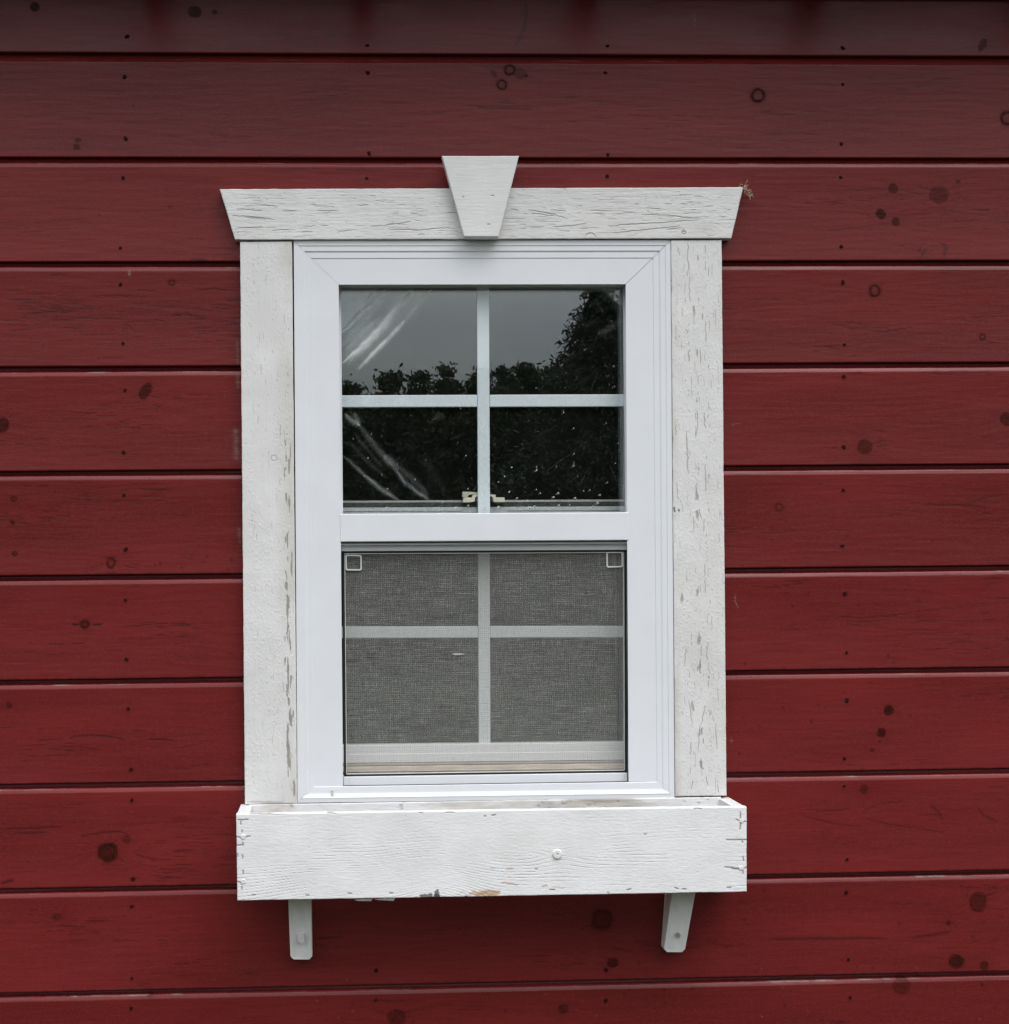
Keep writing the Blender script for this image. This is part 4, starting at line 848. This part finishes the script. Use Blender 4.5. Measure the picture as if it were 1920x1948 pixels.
def tree(x, y, h, wd, label, seed, leaf=.10, nclu=70, per=60, fill=3000, group='trees across the yard'):
    rn = random.Random(seed); root = empty('broadleaf_tree', (x, y, 0), label, 'tree', group)
    bm = bmesh.new(); top = Vector((rn.uniform(-.1, .1), rn.uniform(-.1, .1), h*.55)); limb(bm, Vector((0, 0, 0)), top, .05*h**.7, .03*h**.7)
    pts = []; big = []
    for i in range(nclu):
        a = rn.uniform(0, 6.283); zt = rn.random()**.8; z = h*(.16+.80*zt); prof = math.sqrt(max(.05, 1-(2*(zt-.42))**2 if zt > .42 else 1)); r = wd*prof*math.sqrt(rn.random())
        c_ = Vector((r*math.cos(a), r*math.sin(a), z)); cr_ = rn.uniform(.14, .34)*max(.7, wd/1.5)
        if i % 4 == 0: limb(bm, Vector((top.x*.7, top.y*.7, min(h*.5, z*.6))), c_, .02*h**.6, .006, 5)
        for k in range(per):
            v = Vector((rn.gauss(0, 1), rn.gauss(0, 1), rn.gauss(0, .62)))*cr_*.62; q = c_+v
            if q.z < h: pts.append(q)
    for k in range(int(fill/3)):
        a = rn.uniform(0, 6.283); rr = wd*.95*math.sqrt(rn.random()); big.append(Vector((rr*math.cos(a), rr*math.sin(a), h*rn.uniform(.02, .74))))
    for k in range(int(fill)):                # shaded inner foliage, dense below the ragged top
        a = rn.uniform(0, 6.283); rr = wd*1.05*math.sqrt(rn.random()); z = h*rn.uniform(.02, .86)
        pts.append(Vector((rr*math.cos(a), rr*math.sin(a), z)))
    me = bpy.data.meshes.new('trunk'); bm.to_mesh(me); bm.free(); me.materials.append(M_BARK)
    t_ = bpy.data.objects.new('trunk', me); C.objects.link(t_); t_.parent = root
    V, F = ngon_leaves(pts, leaf, rn); V2, F2 = ngon_leaves(big, leaf*2.6, rn); k = len(V); V = V+V2; F = F+[tuple(i+k for i in f) for f in F2]
    c2 = bpy.data.objects.new('crown', mesh_vf('crown', V, F, M_LEAF)); C.objects.link(c2); c2.parent = root
    return root
def mirror_at(px, py, y):      # place of a reflected point at yard distance y
    dd = DIST + abs(y) - 0.045
    fx, fy = 640.0, 1090.0
    return (px-fx)/FPX*dd, 1.6+(fy-py)/FPX*dd
for i, (px, py, y, wd, lab) in enumerate(((590, 712, -31, 1.3, 'broadleaf tree left of the window reflection'), (668, 700, -30, .75, 'low leafy tree reflected in the left of the upper pane'), (745, 694, -30, .62, 'tufted leafy tree reflected left of the middle'), (800, 688, -31, .62, 'leafy tree with gaps in its crown reflected by the grid bar'), (858, 678, -30, .6, 'taller tufted tree reflected just left of the centre bar'),
        (915, 688, -31, .7, 'leafy tree reflected behind the centre bar'), (962, 690, -33, .8, 'dense leafy tree reflected right of the centre bar'), (1008, 668, -30, .55, 'round topped tree reflected in the right upper pane'), (1048, 672, -30, .7, 'round topped tree reflected beside the conifer'), (1120, 690, -34, 1.4, 'broad tree reflected behind the conifer'), (1230, 690, -34, 1.6, 'broad tree right of the conifer'))):
    x, z = mirror_at(px, py, y)
    tree(x, y, z, wd, lab, 100+i, .060, int(72*max(1, wd/.7)), 100, int(7000*wd/.7))
for i, (x, y, h, wd) in enumerate(((-14, -34, 6.2, 2.6), (-9, -36, 5.6, 2.4), (-4.5, -34, 5.2, 2.2), (12, -36, 6.4, 2.6), (17, -34, 5.8, 2.6), (22, -36, 6.5, 3.0), (-20, -38, 6.8, 3.0), (3, -41, 4.6, 3.0))):
    tree(x, y, h, wd, ('broad leafy tree standing far across the yard, well away from the conifer', 'broad leafy tree standing far across the yard, well away from the conifer')[0], 200+i, .22, 90, 40, 2500, 'distant yard trees')
def conifer(x, y, h, slope, label, seed):
    rn = random.Random(seed); root = empty('conifer_tree', (x, y, 0), label, 'tree')
    bm = bmesh.new(); limb(bm, Vector((0, 0, 0)), Vector((0, 0, h*.97)), .16, .015); pts = []
    z = h-.04
    while z > .5:
        Lb = min(2.0, .10+(h-z)*slope)
        for k in range(8):
            a = rn.uniform(0, 6.283); L = Lb*rn.uniform(.72, 1.08); e = Vector((math.cos(a)*L, math.sin(a)*L, z-L*.35+rn.uniform(-.05, .05)))
            limb(bm, Vector((0, 0, z)), e, .02, .004, 4)
            for s2 in range(int(30+70*L)):
                f = rn.random()**.6; b_ = Vector((0, 0, z)).lerp(e, f); pts.append(b_+Vector((rn.gauss(0, .06+.05*L), rn.gauss(0, .06+.05*L), rn.gauss(-.05, .06))))
        for k in range(int(40+160*Lb)):
            a = rn.uniform(0, 6.283); rr = Lb*.72*math.sqrt(rn.random()); pts.append(Vector((rr*math.cos(a), rr*math.sin(a), z-.3*rr+rn.uniform(-.1, .1))))
        z -= rn.uniform(.10, .16)
    me = bpy.data.meshes.new('trunk'); bm.to_mesh(me); bm.free(); me.materials.append(M_BARK)
    t_ = bpy.data.objects.new('trunk', me); C.objects.link(t_); t_.parent = root
    V, F = ngon_leaves(pts, .048, rn, .5); c2 = bpy.data.objects.new('crown', mesh_vf('crown', V, F, M_NEEDLE)); C.objects.link(c2); c2.parent = root
x, z = mirror_at(1150, 528, -24)
conifer(x, -24, z, .74, 'tall dark conifer reflected at the right edge of the upper pane', 77)
